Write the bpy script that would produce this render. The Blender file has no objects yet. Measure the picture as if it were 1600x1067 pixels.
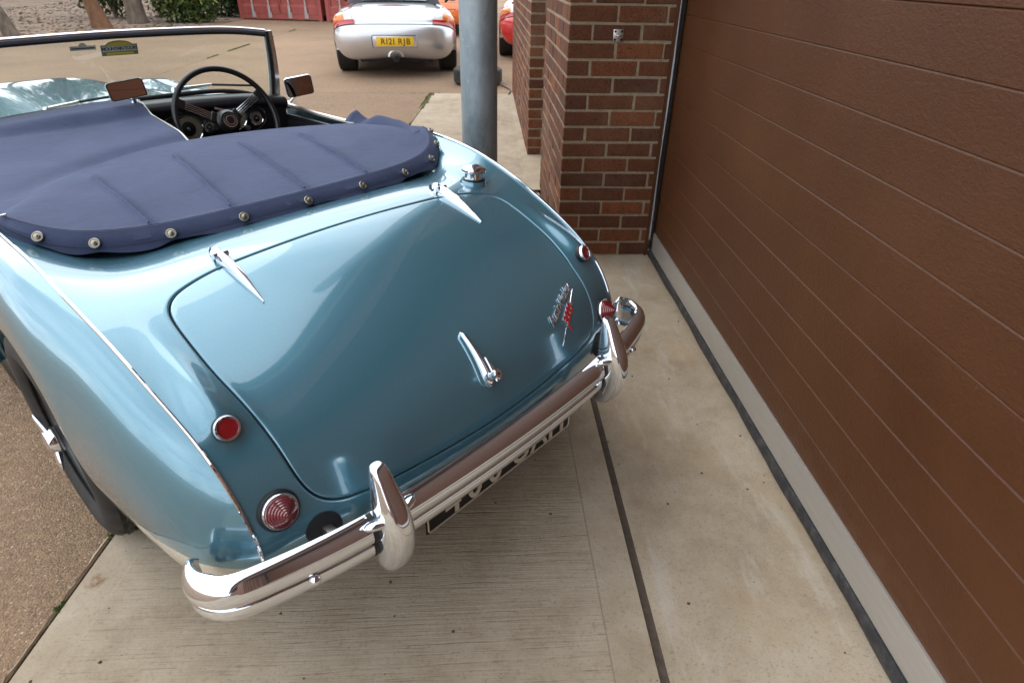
import bpy, bmesh, math, random
import numpy as np
from mathutils import Vector, Matrix
random.seed(7); np.random.seed(7)
SC = bpy.context.scene
COL = SC.collection
R = math.radians

# ------------------------------------------------------------------ camera
cam_d = bpy.data.cameras.new('camera')
cam = bpy.data.objects.new('camera', cam_d); COL.objects.link(cam)
cam.location = (-0.3856, -3.0862, 1.3390)
cam.rotation_euler = (R(58.6687), R(-0.7748), R(-2.3004))
cam_d.sensor_width = 36.0
cam_d.lens = 956.69 / 1600 * 36.0
cam_d.clip_start = 0.02; cam_d.clip_end = 600
cam_d.dof.use_dof = True; cam_d.dof.focus_distance = 1.55; cam_d.dof.aperture_fstop = 7.0
SC.camera = cam

# ------------------------------------------------------------------ world and sun (bright overcast)
SUN_DIR = Vector((-0.50, 0.52, 0.70)).normalized()      # towards the sun
elev = math.asin(SUN_DIR.z); azim = math.atan2(SUN_DIR.x, SUN_DIR.y)
world = bpy.data.worlds.new('World'); SC.world = world; world.use_nodes = True
nt = world.node_tree; nt.nodes.clear()
def wn(t, **k):
    n = nt.nodes.new(t)
    for a, b in k.items(): setattr(n, a, b)
    return n
out = wn('ShaderNodeOutputWorld'); bg = wn('ShaderNodeBackground'); bg.inputs['Strength'].default_value = 0.15
sky = wn('ShaderNodeTexSky', sky_type='NISHITA', sun_disc=False)
sky.sun_elevation = elev; sky.sun_rotation = azim; sky.air_density = 1.0; sky.dust_density = 1.5
tc = wn('ShaderNodeTexCoord')
sep = wn('ShaderNodeSeparateXYZ')
mx = wn('ShaderNodeMath', operation='MAXIMUM'); mx.inputs[1].default_value = 0.12
dvx = wn('ShaderNodeVectorMath', operation='DIVIDE')
cmb = wn('ShaderNodeCombineXYZ')
nz = wn('ShaderNodeTexNoise'); nz.inputs['Scale'].default_value = 1.1; nz.inputs['Detail'].default_value = 7; nz.inputs['Roughness'].default_value = 0.55
rp = wn('ShaderNodeValToRGB')
rp.color_ramp.elements[0].position = 0.36; rp.color_ramp.elements[0].color = (6.6, 7.3, 8.0, 1)
rp.color_ramp.elements[1].position = 0.66; rp.color_ramp.elements[1].color = (12.5, 12.8, 13.1, 1)
mixc = wn('ShaderNodeMix', data_type='RGBA'); mixc.inputs[0].default_value = 0.86
L = nt.links.new
L(tc.outputs['Generated'], sep.inputs[0]); L(sep.outputs['Z'], mx.inputs[0])
for i in range(3): L(mx.outputs[0], cmb.inputs[i])
L(tc.outputs['Generated'], dvx.inputs[0]); L(cmb.outputs[0], dvx.inputs[1])
L(dvx.outputs[0], nz.inputs['Vector']); L(nz.outputs['Fac'], rp.inputs[0])
L(sky.outputs[0], mixc.inputs[6]); L(rp.outputs[0], mixc.inputs[7])
L(mixc.outputs[2], bg.inputs['Color']); L(bg.outputs[0], out.inputs[0])

sun_d = bpy.data.lights.new('sun', 'SUN'); sun_d.energy = 0.55; sun_d.angle = R(45); sun_d.color = (1.0, 0.95, 0.88)
sun = bpy.data.objects.new('sun', sun_d); COL.objects.link(sun)
sun.rotation_euler = SUN_DIR.to_track_quat('Z', 'Y').to_euler(); sun.location = (0, 0, 20)
SC.view_settings.view_transform = 'Standard'; SC.view_settings.look = 'None'
SC.view_settings.exposure = 0.68; SC.view_settings.gamma = 1.0; SC.view_settings.use_curve_mapping = False

# ------------------------------------------------------------------ materials
class M:
    """small node-material builder"""
    def __init__(s, name):
        s.m = bpy.data.materials.new(name); s.m.use_nodes = True
        s.t = s.m.node_tree; s.b = s.t.nodes['Principled BSDF']; s.o = s.t.nodes['Material Output']
    def n(s, typ, ins=None, **k):
        n = s.t.nodes.new(typ)
        for a, b in k.items(): setattr(n, a, b)
        for a, b in (ins or {}).items():
            if isinstance(b, bpy.types.NodeSocket): s.t.links.new(b, n.inputs[a])
            else: n.inputs[a].default_value = b
        return n
    def set(s, **k):
        for a, b in k.items():
            a = {'col': 'Base Color', 'rough': 'Roughness', 'metal': 'Metallic', 'coat': 'Coat Weight', 'coatr': 'Coat Roughness',
                 'spec': 'Specular IOR Level', 'trans': 'Transmission Weight', 'ior': 'IOR', 'normal': 'Normal', 'sheen': 'Sheen Weight'}.get(a, a)
            if isinstance(b, bpy.types.NodeSocket): s.t.links.new(b, s.b.inputs[a])
            else:
                if a in ('Base Color', 'Coat Tint', 'Emission Color') and len(b) == 3: b = (*b, 1)
                s.b.inputs[a].default_value = b
        return s
    def coord(s, kind='Object', scale=(1, 1, 1), rot=(0, 0, 0)):
        c = s.n('ShaderNodeTexCoord'); mp = s.n('ShaderNodeMapping', {'Vector': c.outputs[kind], 'Scale': scale, 'Rotation': rot})
        return mp.outputs[0]
    def noise(s, scale, detail=4, rough=.55, vec=None, out='Fac'):
        ins = {'Scale': scale, 'Detail': detail, 'Roughness': rough}
        if vec is not None: ins['Vector'] = vec
        return s.n('ShaderNodeTexNoise', ins).outputs[out]
    def vor(s, scale, vec=None, feature='F1', out='Distance', rnd=1):
        ins = {'Scale': scale, 'Randomness': rnd}
        if vec is not None: ins['Vector'] = vec
        return s.n('ShaderNodeTexVoronoi', ins, feature=feature).outputs[out]
    def ramp(s, fac, stops, interp='LINEAR'):
        r = s.n('ShaderNodeValToRGB', {'Fac': fac}); cr = r.color_ramp; cr.interpolation = interp
        while len(cr.elements) < len(stops): cr.elements.new(.5)
        for e, (p, c) in zip(cr.elements, stops):
            e.position = p; e.color = (*c, 1) if len(c) == 3 else c
        return r.outputs[0]
    def mix(s, fac, a, b, mode='MIX'):
        m = s.n('ShaderNodeMix', data_type='RGBA', blend_type=mode)
        for i, v in ((0, fac), (6, a), (7, b)):
            if isinstance(v, bpy.types.NodeSocket): s.t.links.new(v, m.inputs[i])
            else: m.inputs[i].default_value = v if i == 0 else ((*v, 1) if len(v) == 3 else v)
        return m.outputs[2]
    def math(s, op, a, b=0.0, clamp=False):
        m = s.n('ShaderNodeMath', operation=op, use_clamp=clamp)
        for i, v in ((0, a), (1, b)):
            if isinstance(v, bpy.types.NodeSocket): s.t.links.new(v, m.inputs[i])
            else: m.inputs[i].default_value = v
        return m.outputs[0]
    def bump(s, h, strength=.3, dist=.01, prev=None):
        ins = {'Height': h, 'Strength': strength, 'Distance': dist}
        if prev is not None: ins['Normal'] = prev
        return s.n('ShaderNodeBump', ins).outputs[0]
    def maprange(s, v, a, b, c=0, d=1):
        return s.n('ShaderNodeMapRange', {'Value': v, 'From Min': a, 'From Max': b, 'To Min': c, 'To Max': d}).outputs[0]

MAT = {}
def simple(name, col, rough=.5, metal=0, **k):
    m = M(name); m.set(col=col, rough=rough, metal=metal, **k); MAT[name] = m.m; return m

TEAL = (.092, .232, .304)
def paint(name, col, two=None, coat=1.0, metal=.48, rough=.26):
    m = M(name)
    fl = m.vor(1600, m.coord(), out='Color')
    sep = m.n('ShaderNodeSeparateColor', {'Color': fl}).outputs[0]
    c = m.mix(m.math('MULTIPLY', sep, .30), col, tuple(min(1, x * 1.8 + .02) for x in col))
    dust = m.noise(3.5, 6, .65, m.coord())
    if two:
        z = m.n('ShaderNodeSeparateXYZ', {'Vector': m.n('ShaderNodeTexCoord').outputs['Object']}).outputs['Z']
        f = m.math('LESS_THAN', z, .390)
        c = m.mix(f, c, two)
        m.set(metal=m.math('MULTIPLY', m.math('SUBTRACT', 1, f), metal))
    else: m.set(metal=metal)
    m.set(col=c, rough=rough, coat=coat, coatr=m.maprange(dust, .3, .8, .015, .06))
    m.set(**{'Coat IOR': 1.72})
    peel = m.noise(160, 2, .5, m.coord())
    m.set(**{'Coat Normal': m.bump(peel, .015, .001)})
    MAT[name] = m.m
paint('teal_paint', TEAL)
paint('teal_cream_paint', TEAL, two=(.66, .60, .50))
paint('silver_paint', (.52, .52, .54), metal=.75, rough=.32)
paint('red_paint', (.62, .018, .012), metal=.0, rough=.4)
paint('orange_paint', (.75, .16, .02), metal=.0, rough=.4)

m = simple('chrome', (.83, .86, .92), .035, .96)
m.set(rough=m.maprange(m.noise(14, 5, .7, m.coord()), .35, .8, .02, .085))
simple('satin_metal', (.62, .60, .57), .33, 1.0)
simple('wire_grey', (.10, .10, .10), .45, .6)
simple('silver_line', (.62, .66, .72), .4, .3)
simple('brass_stud', (.36, .33, .27), .38, .9)
simple('black_rubber', (.012, .012, .013), .55)
simple('black_trim', (.010, .010, .011), .32)
simple('black_vinyl', (.012, .012, .016), .42)
simple('dark_void', (.006, .006, .007), .8)
simple('gauge_face', (.20, .165, .12), .4)
simple('white_plastic', (.75, .75, .73), .4)
simple('plate_black', (.012, .012, .013), .55, spec=.2)
simple('plate_silver', (.62, .57, .50), .38, .6)
simple('plate_yellow', (.82, .50, .02), .35)
simple('plate_ink', (.015, .015, .015), .4)
simple('lens_orange', (.80, .20, .015), .12, coat=1.0)
simple('lens_red', (.46, .012, .018), .10, coat=1.0)
simple('lens_clear', (.80, .78, .76), .10, coat=1.0)
m = simple('lens_ruby', (.22, .006, .012), .07, coat=1.0); m.set(**{'Coat Roughness': .02})
m = simple('lens_pink', (.17, .028, .034), .06, coat=1.0); m.set(**{'Coat Roughness': .02})
m = simple('reflector_red', (.26, .006, .010), .12, coat=1.0)
v = m.vor(700, m.coord()); m.set(normal=m.bump(v, .4, .001))
simple('badge_red', (.50, .015, .02), .2, coat=1.0)
simple('tan_sticker', (.42, .44, .36), .5)
simple('green_sticker', (.12, .17, .07), .5)
simple('yellow_sticker', (.50, .40, .06), .5)
simple('navy_sticker', (.045, .055, .10), .5)

m = M('glass'); m.t.nodes.remove(m.b)
tr = m.n('ShaderNodeBsdfTransparent', {'Color': (.90, .95, .93, 1)}); gl = m.n('ShaderNodeBsdfGlossy', {'Roughness': .02, 'Color': (.9, .95, .95, 1)})
fr = m.n('ShaderNodeFresnel', {'IOR': 1.45}); ms = m.n('ShaderNodeMixShader', {0: m.math('MULTIPLY', fr.outputs[0], 1.0), 1: tr.outputs[0], 2: gl.outputs[0]})
m.t.links.new(ms.outputs[0], m.o.inputs[0]); MAT['glass'] = m.m
m = simple('mirror_glass', (.62, .52, .50), .015, 1.0)
m = simple('hood_window', (.45, .55, .55), .15, coat=1)

# cover fabric
m = M('canvas'); co = m.coord()
w1 = m.n('ShaderNodeTexWave', {'Vector': co, 'Scale': 420, 'Distortion': .4}, wave_type='BANDS', bands_direction='X').outputs['Fac']
w2 = m.n('ShaderNodeTexWave', {'Vector': co, 'Scale': 420, 'Distortion': .4}, wave_type='BANDS', bands_direction='Y').outputs['Fac']
wv = m.math('MULTIPLY', w1, w2)
bl = m.noise(7, 5, .6, co); fine = m.noise(260, 3, .6, co)
c = m.ramp(m.math('ADD', m.math('MULTIPLY', bl, .7), m.math('MULTIPLY', fine, .35)), [(.3, (.033, .043, .090)), (.75, (.058, .073, .140))])
m.set(col=c, rough=.82, sheen=.25, spec=.25); m.set(**{'Sheen Roughness': .5, 'Sheen Tint': (.6, .7, 1, 1)})
m.set(normal=m.bump(m.noise(22, 4, .6, co), .12, .02, m.bump(wv, .25, .0006))); MAT['canvas'] = m.m
m = M('canvas_lining'); m.set(col=(.012, .014, .026), rough=.8); MAT['canvas_lining'] = m.m

# tyre
m = M('tyre_rubber'); co = m.coord()
m.set(col=m.ramp(m.noise(30, 5, .6, co), [(.3, (.011, .0105, .010)), (.8, (.032, .029, .026))]), rough=.72, normal=m.bump(m.noise(80, 3, .6, co), .2, .003)); MAT['tyre_rubber'] = m.m

# galvanised steel
m = M('galvanised'); co = m.coord(scale=(1, 1, .45))
sp = m.vor(60, co, out='Color'); sv = m.n('ShaderNodeSeparateColor', {'Color': sp}).outputs[0]
nn = m.noise(9, 6, .65, co)
c = m.ramp(m.math('ADD', m.math('MULTIPLY', sv, .10), m.math('MULTIPLY', nn, .95)), [(.25, (.21, .25, .28)), (.55, (.34, .39, .42)), (.85, (.50, .54, .56))])
spots = m.ramp(m.noise(38, 2, .5, m.coord()), [(.70, (0, 0, 0)), (.74, (1, 1, 1))])
c = m.mix(m.math('MULTIPLY', m.n('ShaderNodeSeparateColor', {'Color': spots}).outputs[0], .45), c, (.62, .64, .64))
m.set(col=c, rough=m.maprange(nn, .3, .8, .42, .62), metal=.55, normal=m.bump(nn, .12, .004)); MAT['galvanised'] = m.m

# bricks: colour varies by object, rusticated face
def brickmat(name, rnd_from_obj):
    m = M(name); co = m.coord()
    if rnd_from_obj: rv = m.n('ShaderNodeObjectInfo').outputs['Random']
    else: rv = m.n('ShaderNodeSeparateColor', {'Color': m.n('ShaderNodeVertexColor', layer_name='tone').outputs[0]}).outputs[0]
    wpos = m.n('ShaderNodeNewGeometry').outputs['Position']
    base = m.ramp(rv, [(0, (.105, .037, .018)), (.3, (.135, .046, .020)), (.6, (.160, .053, .021)), (.88, (.195, .063, .023)), (1, (.245, .079, .028))])
    n1 = m.noise(22, 5, .65, wpos); c = m.mix(m.maprange(n1, .35, .75), base, m.mix(.40, base, (.026, .014, .011)))
    pit = m.noise(115, 3, .7, wpos)
    c = m.mix(m.maprange(pit, .54, .66, 0, .8), c, (.020, .012, .010))
    lime = m.noise(75, 3, .6, wpos)
    c = m.mix(m.maprange(lime, .68, .76, 0, .5), c, (.40, .31, .24))
    c = m.mix(m.maprange(m.noise(1.6, 5, .7, wpos), .50, .72, 0, .35), c, (.24, .16, .11))
    h = m.math('ADD', m.math('MULTIPLY', pit, -.8), m.math('MULTIPLY', m.noise(45, 4, .6, wpos), .6))
    m.set(col=c, rough=.78, spec=.3, normal=m.bump(h, 1.0, .007)); MAT[name] = m.m
brickmat('brick', True); brickmat('brick_far', False)
m = M('mortar'); wp = m.n('ShaderNodeNewGeometry').outputs['Position']
m.set(col=m.ramp(m.noise(40, 5, .7, wp), [(.3, (.215, .155, .098)), (.7, (.34, .260, .178))]), rough=.95, normal=m.bump(m.noise(160, 4, .7, wp), .6, .004)); MAT['mortar'] = m.m
m = M('brickwork'); wp = m.coord(rot=(R(90), 0, R(90)))
bt = m.n('ShaderNodeTexBrick', {'Vector': wp, 'Color1': (.10, .03, .014, 1), 'Color2': (.15, .045, .018, 1), 'Mortar': (.33, .26, .19, 1), 'Scale': 1.0, 'Mortar Size': .005, 'Brick Width': .225, 'Row Height': .075})
m.set(col=bt.outputs[0], rough=.85); MAT['brickwork'] = m.m

# garage door: embossed brown steel
m = M('door_brown'); wp = m.n('ShaderNodeNewGeometry').outputs['Position']
mp = m.n('ShaderNodeMapping', {'Vector': wp, 'Scale': (1, .62, 1)}).outputs[0]
em = m.noise(190, 3, .6, mp); em2 = m.noise(75, 2, .5, mp)
h = m.math('ADD', em, m.math('MULTIPLY', em2, .8))
dirt = m.noise(2.2, 5, .6, wp)
c = m.ramp(dirt, [(.3, (.066, .0225, .0072)), (.7, (.088, .0305, .0098))])
zz = m.n('ShaderNodeSeparateXYZ', {'Vector': wp}).outputs['Z']
spl = m.math('MULTIPLY', m.maprange(zz, .35, .14), m.maprange(m.noise(18, 6, .7, wp), .46, .70))
c = m.mix(m.math('MULTIPLY', spl, .12), c, (.20, .15, .11))
scr = m.noise(30, 2, .5, m.n('ShaderNodeMapping', {'Vector': wp, 'Scale': (1, 2.6, .5)}).outputs[0])
c = m.mix(m.maprange(scr, .795, .81, 0, .6), c, (.34, .28, .24))
m.set(col=c, rough=m.maprange(dirt, .3, .7, .42, .56), spec=.32, normal=m.bump(h, .45, .0030)); MAT['door_brown'] = m.m
m = M('brushed_aluminium'); wp = m.n('ShaderNodeNewGeometry').outputs['Position']
st = m.noise(60, 4, .6, m.n('ShaderNodeMapping', {'Vector': wp, 'Scale': (8, .15, 8)}).outputs[0])
m.set(col=m.ramp(st, [(.3, (.47, .445, .41)), (.7, (.56, .53, .49))]), rough=.48, metal=.7, normal=m.bump(st, .06, .002)); MAT['brushed_aluminium'] = m.m
m = M('seal_rubber'); wp = m.n('ShaderNodeNewGeometry').outputs['Position']
m.set(col=m.ramp(m.noise(26, 5, .7, wp), [(.45, (.022, .021, .025)), (.85, (.10, .092, .085))]), rough=.6); MAT['seal_rubber'] = m.m

# ground materials (world position based)
m = M('aggregate'); wp = m.n('ShaderNodeNewGeometry').outputs['Position']
f2 = m.n('ShaderNodeMapping', {'Vector': wp, 'Scale': (1, 1, 1)}).outputs[0]
wob = m.n('ShaderNodeVectorMath', {0: f2, 1: m.n('ShaderNodeVectorMath', {0: m.noise(60, 3, .6, wp, 'Color'), 1: (.010, .010, .010)}, operation='MULTIPLY').outputs[0]}, operation='ADD').outputs[0]
cell = m.vor(170, wob, out='Color'); cs = m.n('ShaderNodeSeparateColor', {'Color': cell}); d = m.vor(170, wob)
stone = m.ramp(cs.outputs[0], [(0, (.070, .055, .043)), (.30, (.150, .112, .080)), (.60, (.240, .172, .115)), (.80, (.34, .225, .130)), (.93, (.46, .33, .20)), (1, (.74, .66, .54))])
big = m.noise(1.1, 6, .6, wp); mid = m.noise(14, 5, .65, wp)
matrix = m.ramp(mid, [(.3, (.155, .112, .080)), (.7, (.31, .232, .168))])
c = m.mix(m.maprange(d, .35, .62), stone, matrix)
c = m.mix(m.maprange(big, .35, .7, 0, .42), c, (.20, .145, .103))
dist = m.n('ShaderNodeVectorMath', {0: wp, 1: (-.39, -3.09, 0)}, operation='DISTANCE').outputs['Value']
c = m.mix(m.maprange(m.noise(.35, 4, .6, wp), .38, .65, 0, .55), c, (.44, .305, .205))
c = m.mix(m.maprange(m.noise(48, 4, .7, wp), .48, .66, 0, .45), c, (.48, .345, .225))
c = m.mix(m.maprange(m.noise(33, 4, .7, wp), .44, .30, 0, .5), c, (.13, .098, .072))
hh = m.math('ADD', m.math('MULTIPLY', d, -1.0), m.math('MULTIPLY', mid, .7))
c = m.mix(1.0, c, (.93, .855, .785), 'MULTIPLY')
hh = m.math('ADD', hh, m.math('MULTIPLY', m.noise(420, 3, .7, wp), .6))
m.set(col=c, rough=.88, spec=.3, normal=m.bump(hh, .65, .005)); MAT['aggregate'] = m.m

def concrete(name, brushed):
    m = M(name); wp = m.n('ShaderNodeNewGeometry').outputs['Position']
    big = m.noise(1.6, 7, .62, wp); mid = m.noise(9, 6, .65, wp); fine = m.noise(130, 4, .7, wp)
    c = m.ramp(m.math('ADD', m.math('MULTIPLY', big, .62), m.math('MULTIPLY', mid, .42)),
               [(.32, (.285, .215, .145)), (.5, (.420, .335, .238)), (.62, (.485, .398, .298)), (.78, (.58, .505, .41))])
    c = m.mix(m.maprange(fine, .55, .75, 0, .35), c, (.50, .44, .35))
    c = m.mix(m.maprange(fine, .44, .30, 0, .55), c, (.17, .135, .10))
    sx = m.n('ShaderNodeSeparateXYZ', {'Vector': wp})
    pit = m.noise(240, 3, .75, wp); c = m.mix(m.maprange(pit, .60, .70, 0, .65), c, (.15, .115, .082)); c = m.mix(m.maprange(pit, .36, .28, 0, .45), c, (.58, .52, .43))
    speck = m.vor(34, wp); sp = m.maprange(speck, .055, .03)
    c = m.mix(m.math('MULTIPLY', sp, m.maprange(m.noise(5, 2, .5, wp), .5, .6)), c, (.035, .03, .028))
    h = m.math('MULTIPLY', fine, .25)
    if brushed:
        st = m.n('ShaderNodeMapping', {'Vector': wp, 'Scale': (3.0, 70, 1), 'Rotation': (0, 0, R(-2))}).outputs[0]
        ln = m.noise(1.6, 5, .66, st)
        sx_ = m.n('ShaderNodeSeparateXYZ', {'Vector': wp})
        ph_ = m.math('ADD', m.math('MULTIPLY', sx_.outputs[1], 38.0), m.math('ADD', m.math('MULTIPLY', sx_.outputs[0], -1.0), m.math('MULTIPLY', m.noise(3.2, 4, .6, m.n('ShaderNodeMapping', {'Vector': wp, 'Scale': (.5, 1.2, 1)}).outputs[0]), 1.6)))
        tl_ = m.math('ABSOLUTE', m.math('SUBTRACT', m.math('FRACT', ph_), .5))
        tamp = m.math('MULTIPLY', m.maprange(m.math('ADD', tl_, m.math('MULTIPLY', m.noise(70, 3, .7, wp), .10)), .15, .05), m.maprange(m.noise(2.2, 5, .7, m.n('ShaderNodeMapping', {'Vector': wp, 'Scale': (1.6, 9, 1)}).outputs[0]), .44, .60))
        tamp = m.math('MULTIPLY', tamp, m.maprange(m.noise(26, 5, .75, wp), .38, .60, .05, 1))
        # trowelled margins along both long edges
        e1 = m.maprange(m.math('ADD', sx.outputs[0], m.math('MULTIPLY', sx.outputs[1], -.056)), -1.206, -1.200)
        e2 = m.maprange(sx.outputs[0], -.108, -.113)
        k = m.math('MULTIPLY', e1, e2)
        gr = m.math('MULTIPLY', m.maprange(ln, .42, .30), m.maprange(m.noise(2.3, 4, .6, wp), .36, .60, .25, 1))
        gr = m.math('MULTIPLY', gr, m.maprange(m.noise(60, 3, .7, wp), .35, .55, .35, 1))
        c = m.mix(m.math('MULTIPLY', m.math('MULTIPLY', gr, k), .66), c, (.115, .088, .062))
        c = m.mix(m.math('MULTIPLY', m.math('MULTIPLY', tamp, k), .46), c, (.100, .075, .052))
        edge = m.math('MULTIPLY', m.math('MULTIPLY', k, m.math('SUBTRACT', 1, k)), 4)
        h = m.math('ADD', h, m.math('MULTIPLY', m.math('SUBTRACT', m.math('MULTIPLY', ln, .9), m.math('MULTIPLY', tamp, .45)), k))
        c = m.mix(m.math('MULTIPLY', edge, .12), c, (.12, .095, .07))
        rust = m.n('ShaderNodeVectorMath', {0: wp, 1: (-1.375, -2.04, 0)}, operation='DISTANCE').outputs['Value']
        rf = m.math('MULTIPLY', m.maprange(rust, .030, .004), m.maprange(m.noise(45, 4, .7, wp), .42, .58))
        c = m.mix(rf, c, (.20, .075, .02))
    else:
        s2 = m.n('ShaderNodeMapping', {'Vector': wp, 'Scale': (6, 1.3, 1)}).outputs[0]
        stn = m.noise(1.4, 6, .68, s2)
        c = m.mix(m.maprange(stn, .55, .72, 0, .55), c, (.60, .56, .50))
        c = m.mix(m.maprange(m.noise(2.7, 5, .6, wp), .50, .68, 0, .5), c, (.42, .305, .185))
    m.set(col=c, rough=.82, spec=.3, normal=m.bump(h, .45, .006)); MAT[name] = m.m
concrete('concrete_brushed', True); concrete('concrete_smooth', False)
m = M('joint_filler'); wp = m.n('ShaderNodeNewGeometry').outputs['Position']
m.set(col=m.ramp(m.noise(30, 5, .7, wp), [(.3, (.060, .043, .030)), (.7, (.115, .085, .062))]), rough=.9, normal=m.bump(m.noise(120, 4, .6, wp), .5, .004)); MAT['joint_filler'] = m.m
m = M('verge'); wp = m.n('ShaderNodeNewGeometry').outputs['Position']
c = m.ramp(m.noise(2.2, 7, .7, wp), [(.3, (.16, .11, .08)), (.5, (.27, .185, .135)), (.7, (.36, .26, .19))])
c = m.mix(m.maprange(m.noise(.8, 6, .7, wp), .52, .62, 0, .85), c, (.075, .085, .025))
c = m.mix(m.maprange(m.vor(22, wp), .35, .1, 0, .4), c, (.11, .07, .045))
m.set(col=c, rough=.95, normal=m.bump(m.noise(25, 5, .7, wp), .8, .05)); MAT['verge'] = m.m
m = M('moss'); wp = m.n('ShaderNodeNewGeometry').outputs['Position']
m.set(col=m.ramp(m.noise(60, 4, .7, wp), [(.3, (.035, .055, .010)), (.7, (.11, .14, .025))]), rough=.95); MAT['moss'] = m.m
m = M('bark'); co = m.coord(scale=(1, 1, .25))
n1 = m.noise(14, 6, .7, co)
m.set(col=m.ramp(n1, [(.3, (.055, .040, .028)), (.7, (.20, .155, .115))]), rough=.95, normal=m.bump(n1, .9, .04)); MAT['bark'] = m.m
m = M('stump_wood'); co = m.coord(scale=(1, 1, .2)); n1 = m.noise(12, 6, .7, co)
m.set(col=m.ramp(n1, [(.3, (.07, .035, .020)), (.7, (.20, .095, .045))]), rough=.95, normal=m.bump(n1, .8, .03)); MAT['stump_wood'] = m.m
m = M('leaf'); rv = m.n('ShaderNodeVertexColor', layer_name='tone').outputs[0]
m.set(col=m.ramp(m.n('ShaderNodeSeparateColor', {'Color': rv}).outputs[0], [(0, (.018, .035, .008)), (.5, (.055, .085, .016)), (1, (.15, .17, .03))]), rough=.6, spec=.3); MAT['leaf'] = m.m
m = M('container_red'); co = m.coord(); n1 = m.noise(2.5, 6, .7, co)
c = m.ramp(n1, [(.3, (.27, .055, .045)), (.7, (.38, .085, .070))])
c = m.mix(m.maprange(m.noise(9, 5, .7, co), .62, .74, 0, .8), c, (.10, .045, .025))
m.set(col=c, rough=.6); MAT['container_red'] = m.m
simple('bar_grey', (.42, .40, .38), .5, .3)
simple('fabric_top', (.035, .032, .040), .85)
simple('roof_grey', (.12, .12, .125), .7)

# ------------------------------------------------------------------ mesh helpers
def link(o, parent=None):
    COL.objects.link(o)
    if parent is not None: o.parent = parent
    return o
def mesh(name, V, F, mat, parent=None, smooth=True, auto=None):
    me = bpy.data.meshes.new(name); me.from_pydata([tuple(map(float, v)) for v in V], [], [tuple(map(int, f)) for f in F])
    mats = mat if isinstance(mat, (list, tuple)) else [mat]
    for mm in mats: me.materials.append(MAT[mm])
    if smooth:
        me.polygons.foreach_set('use_smooth', [True] * len(me.polygons))
        if auto: me.set_sharp_from_angle(angle=R(auto))
    me.update(); o = bpy.data.objects.new(name, me); return link(o, parent)
def from_bm(name, bm, mat, parent=None, smooth=False, auto=None):
    me = bpy.data.meshes.new(name); bm.normal_update(); bm.to_mesh(me); bm.free()
    mats = mat if isinstance(mat, (list, tuple)) else [mat]
    for mm in mats: me.materials.append(MAT[mm])
    if smooth:
        me.polygons.foreach_set('use_smooth', [True] * len(me.polygons))
        if auto: me.set_sharp_from_angle(angle=R(auto))
    o = bpy.data.objects.new(name, me); return link(o, parent)
def thing(name, label, cat, loc=(0, 0, 0), rotz=0, group=None):
    o = bpy.data.objects.new(name, None); o.location = loc; o.rotation_euler = (0, 0, rotz); o.empty_display_size = .1
    link(o); o['label'] = label; o['category'] = cat
    if group: o['group'] = group
    return o
def tag(o, label, cat, group=None):
    o['label'] = label; o['category'] = cat
    if group: o['group'] = group
    return o
def struct(o): o['kind'] = 'structure'; return o
def stuff(o): o['kind'] = 'stuff'; return o

class G:
    """geometry collector"""
    def __init__(s): s.V = []; s.F = []
    def add(s, V, F):
        k = len(s.V); s.V += [tuple(v) for v in V]; s.F += [tuple(i + k for i in f) for f in F]; return s
    def grid(s, P, closed_u=False, closed_v=False, flip=False):
        P = np.asarray(P, float); a, b = P.shape[:2]; F = []
        for i in range(a if closed_u else a - 1):
            for j in range(b if closed_v else b - 1):
                q = (i * b + j, ((i + 1) % a) * b + j, ((i + 1) % a) * b + (j + 1) % b, i * b + (j + 1) % b)
                F.append(q[::-1] if flip else q)
        return s.add(P.reshape(-1, 3), F)
    def box(s, x0, x1, y0, y1, z0, z1, M=None):
        V = [(x, y, z) for z in (z0, z1) for y in (y0, y1) for x in (x0, x1)]
        if M is not None: V = [tuple(M @ Vector(v)) for v in V]
        return s.add(V, [(0, 2, 3, 1), (4, 5, 7, 6), (0, 1, 5, 4), (2, 6, 7, 3), (0, 4, 6, 2), (1, 3, 7, 5)])
    def tube(s, pts, r, n=10, closed=False, caps=True):
        pts = [Vector(p) for p in pts]; m = len(pts); rr = r if hasattr(r, '__len__') else [r] * m
        rings = []; prev = None
        for i, p in enumerate(pts):
            if closed: t = pts[(i + 1) % m] - pts[i - 1]
            else: t = pts[min(i + 1, m - 1)] - pts[max(i - 1, 0)]
            t.normalize()
            if prev is None:
                a = t.orthogonal().normalized()
            else:
                a = prev - t * prev.dot(t)
                a = a.normalized() if a.length > 1e-6 else t.orthogonal().normalized()
            prev = a; b = t.cross(a)
            rings.append([p + (a * math.cos(2 * math.pi * k / n) + b * math.sin(2 * math.pi * k / n)) * rr[i] for k in range(n)])
        k0 = len(s.V); s.grid(rings, closed_u=closed, closed_v=True, flip=True)
        if caps and not closed:
            s.F.append(tuple(k0 + i for i in range(n))); s.F.append(tuple(k0 + (m - 1) * n + i for i in range(n))[::-1])
        return s
    def lathe(s, prof, o=(0, 0, 0), axis=(0, 0, 1), n=32, cap=True):
        """prof: list of (r, h) from base to tip"""
        ax = Vector(axis).normalized(); a = ax.orthogonal().normalized(); b = ax.cross(a); o = Vector(o)
        P = [[o + ax * h + (a * math.cos(2 * math.pi * k / n) + b * math.sin(2 * math.pi * k / n)) * max(r, 1e-5) for k in range(n)] for r, h in prof]
        k0 = len(s.V); s.grid(P, closed_v=True, flip=True)
        if cap:
            s.F.append(tuple(k0 + i for i in range(n))); m = len(prof); s.F.append(tuple(k0 + (m - 1) * n + i for i in range(n))[::-1])
        return s
    def build(s, name, mat, parent=None, smooth=True, auto=40): return mesh(name, s.V, s.F, mat, parent, smooth, auto)

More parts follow.
